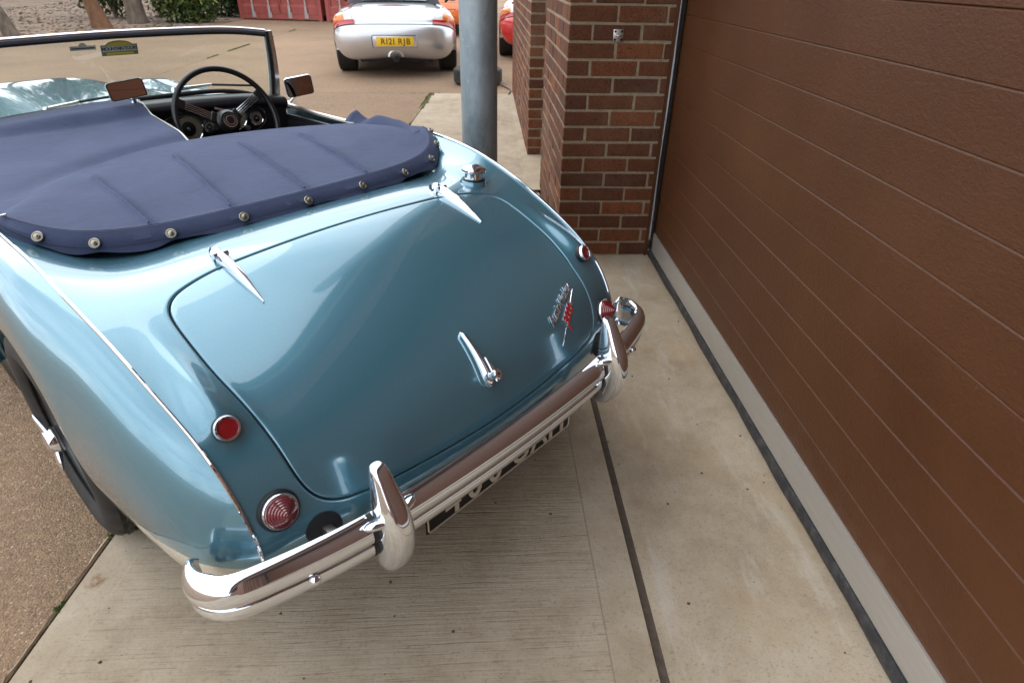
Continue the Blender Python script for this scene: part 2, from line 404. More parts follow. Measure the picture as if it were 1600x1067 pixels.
def bevbox(name, dims, mat, parent=None, bev=.004, seg=2, loc=(0, 0, 0), rot=None, smooth=True):
    bm = bmesh.new(); bmesh.ops.create_cube(bm, size=1)
    bmesh.ops.scale(bm, vec=dims, verts=bm.verts)
    bmesh.ops.bevel(bm, geom=bm.edges[:], offset=bev, segments=seg, affect='EDGES', profile=.5)
    Mx = Matrix.Translation(loc) @ (rot.to_4x4() if rot is not None else Matrix())
    bm.transform(Mx); return from_bm(name, bm, mat, parent, smooth, 35)

class NS:
    """natural cubic spline through knots (vector valued)"""
    def __init__(s, x, Y):
        s.x = np.asarray(x, float); s.Y = np.asarray(Y, float).reshape(len(x), -1); n = len(x); h = np.diff(s.x)
        A = np.eye(n); r = np.zeros_like(s.Y)
        for i in range(1, n - 1):
            A[i, i - 1] = h[i - 1]; A[i, i] = 2 * (h[i - 1] + h[i]); A[i, i + 1] = h[i]
            r[i] = 6 * ((s.Y[i + 1] - s.Y[i]) / h[i] - (s.Y[i] - s.Y[i - 1]) / h[i - 1])
        s.m = np.linalg.solve(A, r); s.h = h
    def __call__(s, t):
        t = np.atleast_1d(np.asarray(t, float)); i = np.clip(np.searchsorted(s.x, t) - 1, 0, len(s.x) - 2); h = s.h[i][:, None]
        a = (s.x[i + 1] - t)[:, None]; b = (t - s.x[i])[:, None]
        return s.m[i] * a**3 / (6 * h) + s.m[i + 1] * b**3 / (6 * h) + (s.Y[i] / h - s.m[i] * h / 6) * a + (s.Y[i + 1] / h - s.m[i + 1] * h / 6) * b
def chord(P):
    P = np.asarray(P, float); return np.concatenate([[0], np.cumsum(np.linalg.norm(np.diff(P, axis=0), axis=1))])
def smooth_curve(P, n):
    c = chord(P); return NS(c, P)(np.linspace(0, c[-1], n))
def text_mesh(body, size, extrude, mat, parent, name, M4, shear=0, bevel=0, spacing=1.0, align='CENTER', offset=0):
    cu = bpy.data.curves.new(name, 'FONT'); cu.body = body; cu.size = size; cu.extrude = extrude; cu.shear = shear
    cu.align_x = align; cu.align_y = 'CENTER'; cu.bevel_depth = bevel; cu.space_character = spacing; cu.resolution_u = 3; cu.offset = offset
    o = bpy.data.objects.new(name, cu); COL.objects.link(o)
    me = bpy.data.meshes.new_from_object(o.evaluated_get(bpy.context.evaluated_depsgraph_get()))
    bpy.data.objects.remove(o); bpy.data.curves.remove(cu)
    me.transform(M4); me.materials.clear(); me.materials.append(MAT[mat]); me.name = name
    return link(bpy.data.objects.new(name, me), parent)
def frame(origin, xdir, zdir):
    z = Vector(zdir).normalized(); x = Vector(xdir); x = (x - z * x.dot(z)).normalized(); y = z.cross(x)
    Mx = Matrix((x, y, z)).transposed().to_4x4(); Mx.translation = Vector(origin); return Mx

# ================================================================== SETTING: ground
def sheet(name, pts, z, mat, thick=.06, sub=None):
    n = len(pts); V = [(x, y, z) for x, y in pts] + [(x, y, z - thick) for x, y in pts]
    F = [tuple(range(n))] + [(i, i + n, (i + 1) % n + n, (i + 1) % n) for i in range(n)]
    return struct(mesh(name, V, F, mat, None, False))
JX = lambda y: -1.304 + .0555 * y          # joint between yard and apron (x as a function of y)
struct(mesh('ground', [(-150, -150, -.09), (150, -150, -.09), (150, 150, -.09), (-150, 150, -.09)], [(0, 1, 2, 3)], 'joint_filler', None, False))
GAP = .0045
# yard: big cast slabs of exposed aggregate with joints
xs = [-60, -9.2, -4.95, None]; ys = [-40, -9, 5.03, 15.4, 80]
for i in range(4):
    for j in range(3):
        y0, y1 = ys[i] + GAP, ys[i + 1] - GAP
        def xe(k, y): return xs[k] if xs[k] is not None else JX(y)
        if i >= 2 and j == 2: xr0 = xr1 = 30 - GAP
        else: xr0, xr1 = xe(j + 1, y0) - GAP, xe(j + 1, y1) - GAP
        o = sheet('yard_slab', [(xe(j, y0) + GAP, y0), (xr0, y0), (xr1, y1), (xe(j, y1) + GAP, y1)], 0, 'aggregate')
# concrete apron beside the garages and smooth threshold slab
sheet('concrete_apron', [(JX(-9) + GAP, -9 + GAP), (-.011, -9 + GAP), (-.011, 5.03 - GAP), (JX(5.03) + GAP, 5.03 - GAP)], 0.004, 'concrete_brushed')
sheet('door_threshold', [(.011, -9), (3.0, -9), (3.0, 5.03 - GAP), (.011, 5.03 - GAP)], .006, 'concrete_smooth')
# joint filler with a worn, wavy edge
P = []
for y in np.arange(-9, 5.03, .03):
    a = .0035 * (random.random() - .5); b = .0035 * (random.random() - .5)
    P.append([(-.013 + a, y, .0005), (0, y, -.002), (.0125 + b, y, .0015)])
struct(G().grid(P).build('joint_strip', 'joint_filler'))
# crumbled mortar fillet along yard joint
P = []
for y in np.arange(-9, 5.0, .02):
    w = max(.0015, .002 + .020 * abs(math.sin(y * 4.1) * math.sin(y * 1.7 + .4)) + .007 * random.random() - .004)
    if -1.75 < y < 0.6: w *= .5
    x = JX(y) - GAP
    P.append([(x - w - .004, y, .0005), (x - w, y, .004 + .003 * random.random()), (x - .004, y, .005 + .002 * random.random()), (x, y, -.002)])
struct(G().grid(P, flip=True).build('mortar_fillet', 'concrete_smooth'))
# leaf-strewn verge
vp = [(-9.3, 9.6), (-8.95, 12.6), (-8.3, 13.4), (-7.3, 14.6), (-7.15, 17.5), (-7.1, 40), (-70, 40), (-70, 9.6)]
sheet('verge', vp, .02, 'verge', .07)

# moss in the joints (stuff)
def moss(spots, name, label):
    g = G()
    for (x, y, L_, wd) in spots:
        n = int(30 * L_ / .1)
        for _ in range(n):
            px = x + (random.random() - .5) * wd; py = y + (random.random() - .5) * L_; h = .006 + .012 * random.random(); r = .004 + .007 * random.random(); a = random.random() * 6.3
            g.add([(px + r * math.cos(a), py + r * math.sin(a), 0), (px + r * math.cos(a + 2.1), py + r * math.sin(a + 2.1), .001), (px + r * math.cos(a + 4.2), py + r * math.sin(a + 4.2), .002), (px, py, h)], [(0, 1, 3), (1, 2, 3), (2, 0, 3)])
    o = g.build(name, 'moss', None, False); stuff(o); tag(o, label, 'moss'); return o
moss([(JX(-1.86) - .006, -1.86, .09, .02), (JX(-2.11) - .005, -2.11, .035, .015)], 'moss_tuft', 'green moss growing in the yard joint beside the rear tyre')
moss([(JX(4.2) - .01, 4.2, .35, .05), (JX(4.6) - .01, 4.6, .5, .06), (JX(4.95) - .01, 4.95, .2, .07), (JX(5.0) - .1, 5.03, .05, .4), (JX(3.2), 3.2, .2, .02)], 'moss_strip', 'green moss strip at the far corner of the pale concrete apron')
moss([(-4.97, 9.8, 1.2, .05), (-4.96, 11.6, .6, .04), (-4.94, 13.4, .5, .05), (-4.95, 8.4, .5, .03)], 'moss_line', 'moss in the yard crack near the red containers')
# crumbs and small stones on the apron (stuff)
g = G()
for _ in range(260):
    y = random.uniform(-2.5, -.6); x = random.uniform(JX(y) + .03, .48); r = random.choice([.0012, .0016, .0022, .004]) * random.uniform(.6, 1.2); z0 = .0045 if x < 0 else .0065
    a = random.random() * 6; c, s_ = math.cos(a), math.sin(a)
    g.add([(x + r * c * 1.5, y + r * s_ * 1.5, z0), (x - r * s_, y + r * c, z0), (x - r * c, y - r * s_, z0), (x + r * s_, y - r * c, z0), (x, y, z0 + r)], [(0, 1, 4), (1, 2, 4), (2, 3, 4), (3, 0, 4)])
o = stuff(g.build('grit', 'joint_filler', None, False)); tag(o, 'dark crumbs of grit scattered over the concrete apron', 'grit')

# ================================================================== SETTING: building
BR = {}
def brick_mesh(lx, ly, key):
    k = (round(lx, 4), round(ly, 4), key)
    if k in BR: return BR[k]
    rs = random.Random(hash(k) & 0xffff)
    bm = bmesh.new(); bmesh.ops.create_cube(bm, size=1); bmesh.ops.scale(bm, vec=(lx, ly, .0645), verts=bm.verts)
    bmesh.ops.bevel(bm, geom=bm.edges[:], offset=.0035, segments=1, affect='EDGES')
    for v in bm.verts: v.co += Vector((rs.uniform(-1, 1), rs.uniform(-1, 1), rs.uniform(-1, 1))) * .0011
    me = bpy.data.meshes.new('brick'); bm.to_mesh(me); bm.free(); me.materials.append(MAT['brick']); BR[k] = me; return me
def lay_brick(x0, x1, y0, y1, z, parent, jit=.0018):
    me = brick_mesh(x1 - x0, y1 - y0, random.randrange(4)); o = bpy.data.objects.new('brick', me)
    o.location = ((x0 + x1) / 2 + random.uniform(-jit, jit), (y0 + y1) / 2 + random.uniform(-jit, jit), z + .0375 + random.uniform(-.0008, .0008)); o.rotation_euler = (0, 0, random.uniform(-.006, .006))
    return link(o, parent)
def far_bricks(name, boxes, parent, label=None):
    V = []; F = []; tone = []
    for (x0, x1, y0, y1, z) in boxes:
        g = G().box(x0, x1, y0, y1, z + .005, z + .0695); k = len(V); V += g.V; F += [tuple(i + k for i in f) for f in g.F]; tone += [random.random()] * 8
    o = mesh(name, V, F, 'brick_far', parent, False); ca = o.data.color_attributes.new('tone', 'FLOAT_COLOR', 'POINT')
    ca.data.foreach_set('color', np.repeat(np.array(tone), 4)); stuff(o); return o
def pier_rows(x1, y1, nrow, xw=.496):
    """bricks (x0,x1,y0,y1,row) of a pier whose front-left corner is at 0,0"""
    out_ = []
    for r in range(nrow):
        if r % 2:
            x = 0.0
            while x < xw - .02: out_.append((x, min(x + .215, xw), 0, .1025, r)); x += .225
            y = .1125
        else:
            out_.append((0, .1025, 0, .215, r)); x = .1125
            while x < xw - .02: out_.append((x, min(x + .215, xw), 0, .1025, r)); x += .225
            y = .225
        while y < y1 - .02: out_.append((0, .1025, y, min(y + .215, y1), r)); y += .225
    return out_
pier = thing('brick_pier', 'dark red brick pier at the left edge of the brown garage door', 'pier', (0, 0, 0))
g = G().box(.0032, .49, .0032, 1.187, .006, 2.62); o = g.build('mortar', 'mortar', pier, False)
far = []
for (a, b, c, d, r) in pier_rows(.496, 1.19, 34):
    if r < 18: lay_brick(a, b, c, d, .007 + r * .075, pier)
    else: far.append((a, b, c, d, .007 + r * .075))
far_bricks('upper_bricks', far, pier)
# small square eye plate screwed to the pier
ep = thing('eye_plate', 'small galvanised eye plate screwed to the brick pier', 'eye plate', (.2265, -.003, 1.084))
bevbox('plate', (.047, .004, .052), 'satin_metal', ep, .002)
for sx in (-1, 1):
    for sz in (-1, 1): G().lathe([(.0055, 0), (.0055, .002), (.003, .0035), (.0001, .0036)], (sx * .015, -.002, sz * .017), (0, -1, 0), 12).build('screw', 'dark_void', ep)
G().tube([(.013 * math.cos(a), -.004 - .013 * math.sin(a), 0) for a in np.linspace(0, math.pi, 12)], .003, 8).build('eye', 'chrome', ep)
# further brick wall
W2X, W2Y = -.036, 2.04
wall2 = thing('brick_wall', 'long dark red brick wall receding beyond the brick pier', 'wall', (W2X, W2Y, 0))
G().box(.0032, 1.2, .0032, 3.09, .0, 2.62).build('mortar', 'mortar', wall2, False)
far = []; cnt = 0
for (a, b, c, d, r) in pier_rows(.496, 3.10, 34, 1.19):
    if r < 18 and (c < 2.0) and a < .3 and cnt < 298: lay_brick(a, b, c, d, .007 + r * .075, wall2); cnt += 1
    else: far.append((a, b, c, d, .007 + r * .075))
far_bricks('further_bricks', far, wall2)
# kerb at foot of the wall
P = [[(-.085 - .01 * (y - 1.19) / 4, y, .012), (-.085 - .01 * (y - 1.19) / 4, y, .022), (-.02, y, .024), (.6, y, .024)] for y in np.linspace(1.10, 4.98, 30)]
struct(G().grid(P, flip=True).build('kerb', 'concrete_smooth', None, False))
# upper part of garage building
gb = thing('garage_building', 'brick garage block above and behind the brown roller door', 'building', (.5, 0, 0))
def wbox(name, x0, x1, y0, y1, z0, z1, mat): return G().box(x0 - .5, x1 - .5, y0, y1, z0, z1).build(name, mat, gb, False)
wbox('upper_wall', -.02, .35, -26, 5.13, 2.63, 3.35, 'brickwork')
wbox('end_pier', 0, .5, -5.6, -4.6, .0, 2.628, 'brickwork')
wbox('side_wall', .62, .9, -26, -5.6, .0, 2.628, 'brickwork')
wbox('back_wall', 5.6, 5.9, -26, 5.13, .0, 3.35, 'brickwork')
wbox('recess_door', .40, .45, 1.19, 2.04, .01, 2.628, 'door_brown')
wbox('fascia', -.25, -.22, -26.2, 5.3, 3.33, 3.55, 'white_plastic')
g = G(); g.add([(-.75, -26.2, 3.50), (-.75, 5.3, 3.50), (2.5, 5.3, 5.0), (2.5, -26.2, 5.0), (5.6, -26.2, 3.5), (5.6, 5.3, 3.5)], [(0, 3, 2, 1), (3, 4, 5, 2)]); g.build('roof', 'roof_grey', gb, False)
g = G().tube([(-.80, -26.2, 3.44), (-.80, 5.3, 3.44)], .055, 12); g.build('gutter', 'black_trim', gb)
# garage door: frame, slats, bottom rail, seal
DX = .507
gd = thing('garage_door', 'brown embossed sectional garage door with aluminium bottom rail', 'garage door', (DX, -2.25, 0))
SP = .1165; z0 = .128
DY0, DY1 = -.052 + 2.25, -4.55 + 2.25
zs = [z0 + SP * k for k in range(0, 21)]
for k in range(20):
    a, b = zs[k], zs[k + 1]
    # shallow slat with rolled edges; a stronger step at every fifth (section joint)
    t = .0030 if ((k + 1) % 5 != 0) else .0050
    prof = [(.0012, a), (0, a + .0015), (0, b - .0046), (.0006, b - .0036), (t * .8, b - .0010), (t, b - .0004), (.035, b), (.035, a)]
    P = [[(x, y, z) for x, z in prof] for y in np.linspace(DY1, DY0, 2)]
    G().grid(P, closed_v=True, flip=True).build('slat', 'door_brown', gd, True, 20)
P = [[(x, y, z) for x, z in [(.006, .056), (-.006, .0575), (-.0075, .060), (-.0075, .152), (-.006, .1575), (.004, .1585), (.03, .15), (.03, .056)]] for y in (DY1, DY0 + .0)]
G().grid(P, closed_v=True, flip=True).build('bottom_rail', 'brushed_aluminium', gd, True, 25)
P = []
for y in np.linspace(DY1, DY0, 160):
    wob = .002 * math.sin(y * 9) + .001 * math.sin(y * 23)
    P.append([(x, y, z) for x, z in [(-.004, .0565), (-.0125, .0555), (-.0155 + wob * .3, .048), (-.0145 + wob * .5, .030), (-.0120 + wob, .016), (-.004 + wob, .0065), (.03, .0065), (.03, .05)]])
G().grid(P, closed_v=True, flip=True).build('bottom_seal', 'seal_rubber', gd, True, 40)
df = thing('door_frame', 'black vertical door channel with silver edge beside the brick pier', 'door frame', (.51, 0, 0))
G().box(-.034, -.0165, -.006, -.0005, .0085, 2.62).build('brown_edge', 'door_brown', df, False)
G().box(-.0165, -.0115, -.012, -.0005, .10, 2.62).build('silver_edge', 'silver_line', df, False)
G().box(-.011, .03, -.050, -.0005, .0085, 2.62).build('rubber_channel', 'black_rubber', df, False)
P = [[(-.0112, -.012, z), (-.016 + .002 * math.sin(z * 9), -.024, z), (-.015, -.040, z), (-.0112, -.051, z)] for z in np.linspace(.015, 2.6, 60)]
G().grid([[(x_ - .0, y_ - .018 * (i_ == 3), z_) for i_, (x_, y_, z_) in enumerate(r_)] for r_ in P]).build('brush_seal', 'black_trim', df)
g = G()
for z in (.05, .11, .22, .27): g.lathe([(.008, 0), (.008, .002), (.001, .004)], (-.0155, -.030, z), (-1, 0, 0), 10)
g.build('fixing_clip', 'satin_metal', df)

# ================================================================== THE ROADSTER
YAW = R(46.10); OX, OY = -.99055, -1.33140
car = thing('roadster', 'teal and cream vintage open roadster with chrome bumper and navy cover', 'car', (OX, OY, 0), YAW)
# --- deck surface S(s,t): u = s*ub(t)
T = np.arange(13)
bead_w = [.06, -.08, -.20, -.32, -.43, -.53, -.62, -.69, -.745, -.785, -.810, -.822, -.80]
bead_z = [.838, .829, .812, .782, .747, .708, .667, .626, .578, .520, .460, .397, .30]
bead_u = [.640, .636, .630, .624, .615, .607, .599, .591, .585, .580, .577, .577, .575]
prof = {
 1.0: (bead_w, bead_z),
 .80: ([.05, -.09, -.21, -.33, -.44, -.54, -.63, -.702, -.762, -.803, -.832, -.843, -.822], [.775, .768, .776, .770, .740, .702, .661, .620, .576, .522, .463, .400, .30]),
 .55: ([.05, -.09, -.21, -.333, -.44, -.54, -.635, -.712, -.775, -.823, -.853, -.867, -.845], [.762, .763, .776, .778, .752, .714, .669, .624, .577, .522, .464, .403, .30]),
 .28: ([.05, -.09, -.21, -.335, -.443, -.547, -.643, -.72, -.784, -.833, -.864, -.879, -.858], [.763, .765, .781, .784, .761, .722, .676, .630, .580, .523, .464, .404, .30]),
 0.0: ([.05, -.09, -.21, -.335, -.445, -.55, -.646, -.723, -.787, -.836, -.868, -.883, -.862], [.763, .766, .783, .786, .764, .725, .679, .632, .582, .525, .465, .405, .30])}
SS = [-1, -.8, -.55, -.28, 0, .28, .55, .8, 1]
spW = {k: NS(T, np.stack(v, 1)) for k, v in prof.items()}
spU = NS(T, bead_u)
def S(s, t):
    """arrays s,t -> points"""
    s = np.atleast_1d(np.asarray(s, float)); t = np.atleast_1d(np.asarray(t, float))
    knots = np.stack([spW[round(abs(k), 2)](t) for k in SS], 0)      # 9 x n x 2
    wz = NS(SS, knots.reshape(9, -1))
    out_ = np.zeros((len(s), 3)); u = s * spU(t)[:, 0]
    # evaluate the across-spline at s_i for column i
    x = wz.x; i = np.clip(np.searchsorted(x, s) - 1, 0, len(x) - 2); h = wz.h[i]; a = x[i + 1] - s; b = s - x[i]; n = len(s)
    for c in range(2):
        m = wz.m.reshape(9, n, 2)[:, :, c]; Y = wz.Y.reshape(9, n, 2)[:, :, c]; k = np.arange(n)
        out_[:, 1 + c] = m[i, k] * a**3 / (6 * h) + m[i + 1, k] * b**3 / (6 * h) + (Y[i, k] / h - m[i, k] * h / 6) * a + (Y[i + 1, k] / h - m[i + 1, k] * h / 6) * b
    out_[:, 0] = u
    # reflector pods
    f = out_[:, 1] + .690; q = np.abs(u) - .540
    g_ = np.where(f < 0, np.exp(-(f / .022)**2), np.exp(-(f / .13)**2))
    wd = np.where(f < 0, .036, .036 - .10 * np.clip(f, 0, .12))
    amp = .026 * g_ * np.exp(-(q / np.maximum(wd, .02))**2)
    out_[:, 2] += amp; out_[:, 1] -= amp * .35
    return out_
def SN(s, t, e=.02):
    p = S([s, s + e, s], [t, t, t + e]); n = np.cross(p[1] - p[0], p[2] - p[0]); n /= np.linalg.norm(n)
    if n[2] < 0 and abs(n[2]) > .3 or n[1] > .5: n = -n
    return p[0], n
def locate(u, w=None, z=None):
    """(s,t) on the deck for a given u and w or z"""
    ts = np.linspace(0, 12, 601); ub = spU(ts)[:, 0]; s = np.clip(u / ub, -1, 1); p = S(s, ts)
    err = np.abs(p[:, 1] - w) if w is not None else np.abs(p[:, 2] - z)
    if w is not None: err = np.where(ts > 10.5, 9, err)
    i = int(np.argmin(err)); return s[i], ts[i]
# lid outline
half = [(0, -.357, None), (.15, -.359, None), (.28, -.363, None), (.37, -.369, None), (.43, -.381, None), (.468, -.400, None), (.489, -.430, None), (.4965, -.475, None), (.4975, -.53, None), (.4955, -.60, None),
        (.488, -.665, None), (.482, -.72, None), (.4785, None, .575), (.474, None, .530), (.466, None, .498), (.450, None, .474), (.424, None, .457), (.38, None, .448), (.28, None, .441), (.14, None, .436), (0, None, .434)]
hp = np.array([locate(u, w, z) for u, w, z in half]); 
full = np.concatenate([hp, (hp * [-1, 1])[::-1][1:-1]])
# smooth closed resample in (s,t)
sc_ = np.array([1, .12]); fc = np.concatenate([full[-3:], full, full[:4]]); ch = chord(fc * sc_)
a0, a1 = ch[3], ch[3 + len(full)]; NO = 300
outl = NS(ch, fc)(np.linspace(a0, a1, NO, endpoint=False))
cen = np.array([0., 6.3])
def ring(r):            # r may be >1
    return cen + (outl - cen) * r
def off(rel_out):       # outline pushed outwards by metres (approx) in the (s,t) domain
    e = .01; p0 = S(outl[:, 0], outl[:, 1]); q = cen + (outl - cen) * (1 + e); p1 = S(q[:, 0], q[:, 1])
    d = np.linalg.norm(p1 - p0, axis=1) / e
    # perpendicular factor
    tg = np.roll(p0, -1, 0) - np.roll(p0, 1, 0); tg /= np.linalg.norm(tg, axis=1)[:, None]; rd = (p1 - p0); rd /= np.linalg.norm(rd, axis=1)[:, None]
    sn = np.sqrt(np.clip(1 - np.sum(tg * rd, 1)**2, .09, 1))
    return cen + (outl - cen) * (1 + rel_out / (d * sn))[:, None]
def normals(q):
    e = .01; p = S(q[:, 0], q[:, 1]); a = S(q[:, 0] + e, q[:, 1]) - p; b = S(q[:, 0], q[:, 1] + e) - p; n = np.cross(b, a); n /= np.linalg.norm(n, axis=1)[:, None]
    s_ = np.sign(n[:, 2] * 1.0 - n[:, 1] * .8); return n * s_[:, None]
rows = []
for r in list(np.linspace(.012, .93, 34)) + [.955, .972]: q = ring(r); rows.append(S(q[:, 0], q[:, 1]))
for o_, dz in ((-.0075, 0), (-.0052, -.0002), (-.0033, -.0009), (-.0022, -.0024), (-.0020, -.008), (-.0032, -.014)):
    q = off(o_); rows.append(S(q[:, 0], q[:, 1]) + normals(q) * dz)
g = G().grid(rows, closed_v=True); g.F.append(tuple(range(NO))[::-1]); lid = g.build('boot_lid', 'teal_paint', car, True, 60)
# body deck ring from outline out to the domain edge
rows = []
for o_, dz in ((.0003, -.014), (.0012, -.008), (.0014, -.0028), (.0026, -.0010), (.0046, -.0002), (.0075, 0)):
    q = off(o_); rows.append(S(q[:, 0], q[:, 1]) + normals(q) * dz)
q0 = off(.0075); d = q0 - cen
kx = np.where(np.abs(d[:, 0]) > 1e-9, (1.0 - 0) / np.maximum(np.abs(d[:, 0]), 1e-9), 1e9)
ky = np.where(d[:, 1] > 0, (12 - cen[1]) / np.maximum(d[:, 1], 1e-9), (0 - cen[1]) / np.minimum(d[:, 1], -1e-9))
qe = cen + d * np.minimum(kx, ky)[:, None]
# include exact corners by snapping the nearest rays
for cs in ((1, 0), (-1, 0), (1, 12), (-1, 12)):
    i = int(np.argmin(np.sum(((qe - np.array(cs)) * [1, .12])**2, 1))); qe[i] = cs
for f in np.linspace(0, 1, 36)[1:]: q = q0 + (qe - q0) * f; rows.append(S(q[:, 0], q[:, 1]))
G().grid(rows, closed_v=True).build('rear_shroud', 'teal_paint', car, True, 60)
# dark rubber seal under the gap
q = off(-.002); p = S(q[:, 0], q[:, 1]) - normals(q) * .0125; G().tube(p, .006, 6, closed=True).build('lid_seal', 'black_rubber', car)

# --- beltline curve (rear bead, door top, front wing crest) and side panels
bead = np.stack([bead_u, bead_w, bead_z], 1)
BT = np.linspace(0, 12, 90)
beadc = NS(T, bead)(BT)                                   # from w=.06 back to the tail
fwd = smooth_curve([bead[1], bead[0], (.642, .22, .830), (.645, .36, .812), (.646, .48, .800)], 40)
fwd = fwd[fwd[:, 1] > .062][::1]
top_rear = np.concatenate([fwd[::-1], beadc])             # w .48 -> tail
def bez(P0, P1, P2, P3, n):
    t = np.linspace(0, 1, n)[:, None]; return P0 * (1 - t)**3 + 3 * P1 * t * (1 - t)**2 + 3 * P2 * t * t * (1 - t) + P3 * t**3
AR, AZ = .352, .285
# lower boundary of the rear wing: front of arch, arch, rear tuck
low = [(.628, .48, .17), (.640, .42, .17), (.672, .368, .185)]
for a in np.linspace(R(-14), R(169), 25): low.append((.716 - .012 * max(0, -math.cos(a)) - .030 * max(0, math.cos(a))**3 , AR * math.cos(a), AZ + AR * math.sin(a)))
low += [(.700, -.362, .338), (.692, -.42, .322), (.681, -.51, .310), (.668, -.60, .302), (.645, -.695, .298), (.612, -.765, .297), (.578, -.806, .297)]
low = np.array(low)
# matching: fraction of bead length <-> fraction of lower boundary
key = [(0, 0), (.10, .065), (.16, .11), (.50, .68), (.62, .76), (.80, .86), (.92, .94), (1, 1)]
cb = chord(top_rear); cb /= cb[-1]; cl = chord(low); cl /= cl[-1]
NR = 130; fr_ = np.linspace(0, 1, NR)
topP = np.stack([np.interp(fr_, cb, top_rear[:, k]) for k in range(3)], 1)
fl_ = np.interp(fr_, [k[0] for k in key], [k[1] for k in key])
lowP = np.stack([np.interp(fl_, cl, low[:, k]) for k in range(3)], 1)
def rear_wing(sg):
    rows = []
    for i in range(NR):
        B, E = topP[i], lowP[i]; L_ = np.linalg.norm(E - B)
        k = np.clip((-B[1] - .45) / .38, 0, 1); k = k * k * (3 - 2 * k)
        d1 = np.array([1, 0, -.10]) * (1 - k) + np.array([.72, .42, -.16]) * k; d1 /= np.linalg.norm(d1)
        out_e = np.array([.22, 0, 1.0]) * (1 - k) + np.array([.30, -.15, 1.0]) * k; out_e /= np.linalg.norm(out_e)
        a = .36 * L_ * (1 - k) + .40 * L_ * k; P1 = B + d1 * min(a, .085); P2 = E + out_e * L_ * .50
        pts = bez(B, P1, P2, E, 22)
        # return flange inwards
        fl = E + np.array([-.022, 0, .002]); fl2 = E + np.array([-.06, 0, .012])
        pts = np.concatenate([pts, [fl, fl2]])
        pts[:, 0] *= sg; rows.append(pts)
    o = G().grid(rows, flip=(sg > 0)).build('rear_wing', 'teal_cream_paint', car, True, 50)
    # chrome bead along the seam
    p = beadc[:-3].copy(); p = np.concatenate([fwd[::-1][-14:], p]); p[:, 0] += .0015; p[:, 0] *= sg; p[:, 2] += .0026
    G().tube(p, .0036, 8).build('wing_bead', 'chrome', car)
rear_wing(-1); rear_wing(1)
# rear apron tucked under the deck
P = [[(u, w, z) for w, z in ((-.858 + .06 * (abs(u) / .57)**2, .305), (-.82 + .06 * (abs(u) / .57)**2, .285), (-.60, .26))] for u in np.linspace(-.57, .57, 25)]
G().grid(P, flip=True).build('rear_apron', 'black_trim', car)
# underbody keeps light out
G().box(-.52, .52, -.50, 2.5, .18, .22).build('underbody', 'dark_void', car, False)

# --- doors and front body
def side(name, top, lowc, sg, mat, bulge=.05, n=16):
    rows = []
    for B, E in zip(top, lowc):
        B = np.array(B); E = np.array(E); L_ = np.linalg.norm(E - B)
        pts = bez(B, B + np.array([min(.07, .3 * L_), 0, -.012]), E + np.array([.03, 0, L_ * .5]), E, n); pts = np.concatenate([pts, [E + np.array([-.05, 0, .004])]])
        pts[:, 0] *= sg; rows.append(pts)
    return G().grid(rows, flip=(sg < 0)).build(name, mat, car, True, 50)
for sg in (-1, 1):
    w = np.linspace(.484, 1.05, 14); side('door', [(.640, x, .800 + .012 * max(0, (x - .75) / .3)) for x in w], [(.628, x, .17) for x in w], sg, 'teal_cream_paint')
    # polished capping on the door top
    G().tube([(sg * .636, x, .803 + .012 * max(0, (x - .75) / .3)) for x in w], .010, 8).build('door_capping', 'satin_metal', car)
    bevbox('door_card', (.018, .56, .20), 'black_vinyl', car, .006, 2, (sg * .612, .77, .685))
    fw = np.concatenate([np.linspace(1.054, 1.75, 10), np.linspace(1.78, 2.75, 34)]); tp = []; lo = []
    for x in fw:
        f = np.clip((x - 1.05) / 1.7, 0, 1); tp.append((.585 - .02 * f - .10 * max(0, f - .75), x, .812 - .005 * f - .26 * max(0, f - .6)**1.6 * 2.2))
        d = x - 2.33
        if abs(d) < .35: lo.append((.70, x, .29 + math.sqrt(max(0, .35**2 - d * d))))
        else: lo.append((.70 - .14 * max(0, (x - 2.66) / .1) , x, .17 + (.10 if x > 2.6 else 0)))
    side('front_wing', tp, lo, sg, 'teal_cream_paint')
FW = np.concatenate([np.linspace(1.00, 2.45, 30), np.linspace(2.48, 2.86, 16)])
rows = []
for x in FW:
    f = np.clip((x - 1.05) / 1.7, 0, 1.05); zc = .868 - .03 * f**2 - .42 * max(0, f - .55)**1.9 ; ue = .585 - .02 * f - .10 * max(0, f - .75) - 1.2 * max(0, x - 2.72); ze = .812 - .005 * f - .26 * max(0, f - .6)**1.6 * 2.2
    nose = max(0, x - 2.70); zc -= nose * 1.2; ze -= nose * 1.2
    kn = NS([-1, -.82, -.62, -.4, 0, .4, .62, .82, 1], [ze, ze + .004, zc - .052, zc - .016, zc, zc - .016, zc - .052, ze + .004, ze])
    ss = np.linspace(-1, 1, 41); rows.append([(s * ue, x, z) for s, z in zip(ss, kn(ss)[:, 0])])
G().grid(rows, flip=True).build('front_shroud', 'teal_paint', car, True, 60)
G().lathe([(.20, 0), (.19, .02), (.0001, .03)], (0, 2.70, .46), (0, 1, 0), 24).build('grille', 'black_trim', car)
# cockpit tub
g = G()
g.box(-.60, .60, -.05, 1.0, .22, .25); g.box(-.615, -.60, -.02, 1.02, .25, .76); g.box(.60, .615, -.02, 1.02, .25, .76); g.box(-.60, .60, .985, 1.0, .25, .80)
g.build('cockpit_tub', 'dark_void', car, False)
for u in (-.30, .30):
    bevbox('seat', (.44, .46, .16), 'black_vinyl', car, .05, 4, (u, .42, .36)); bevbox('seat_back', (.44, .14, .42), 'black_vinyl', car, .05, 4, (u, .16, .56))

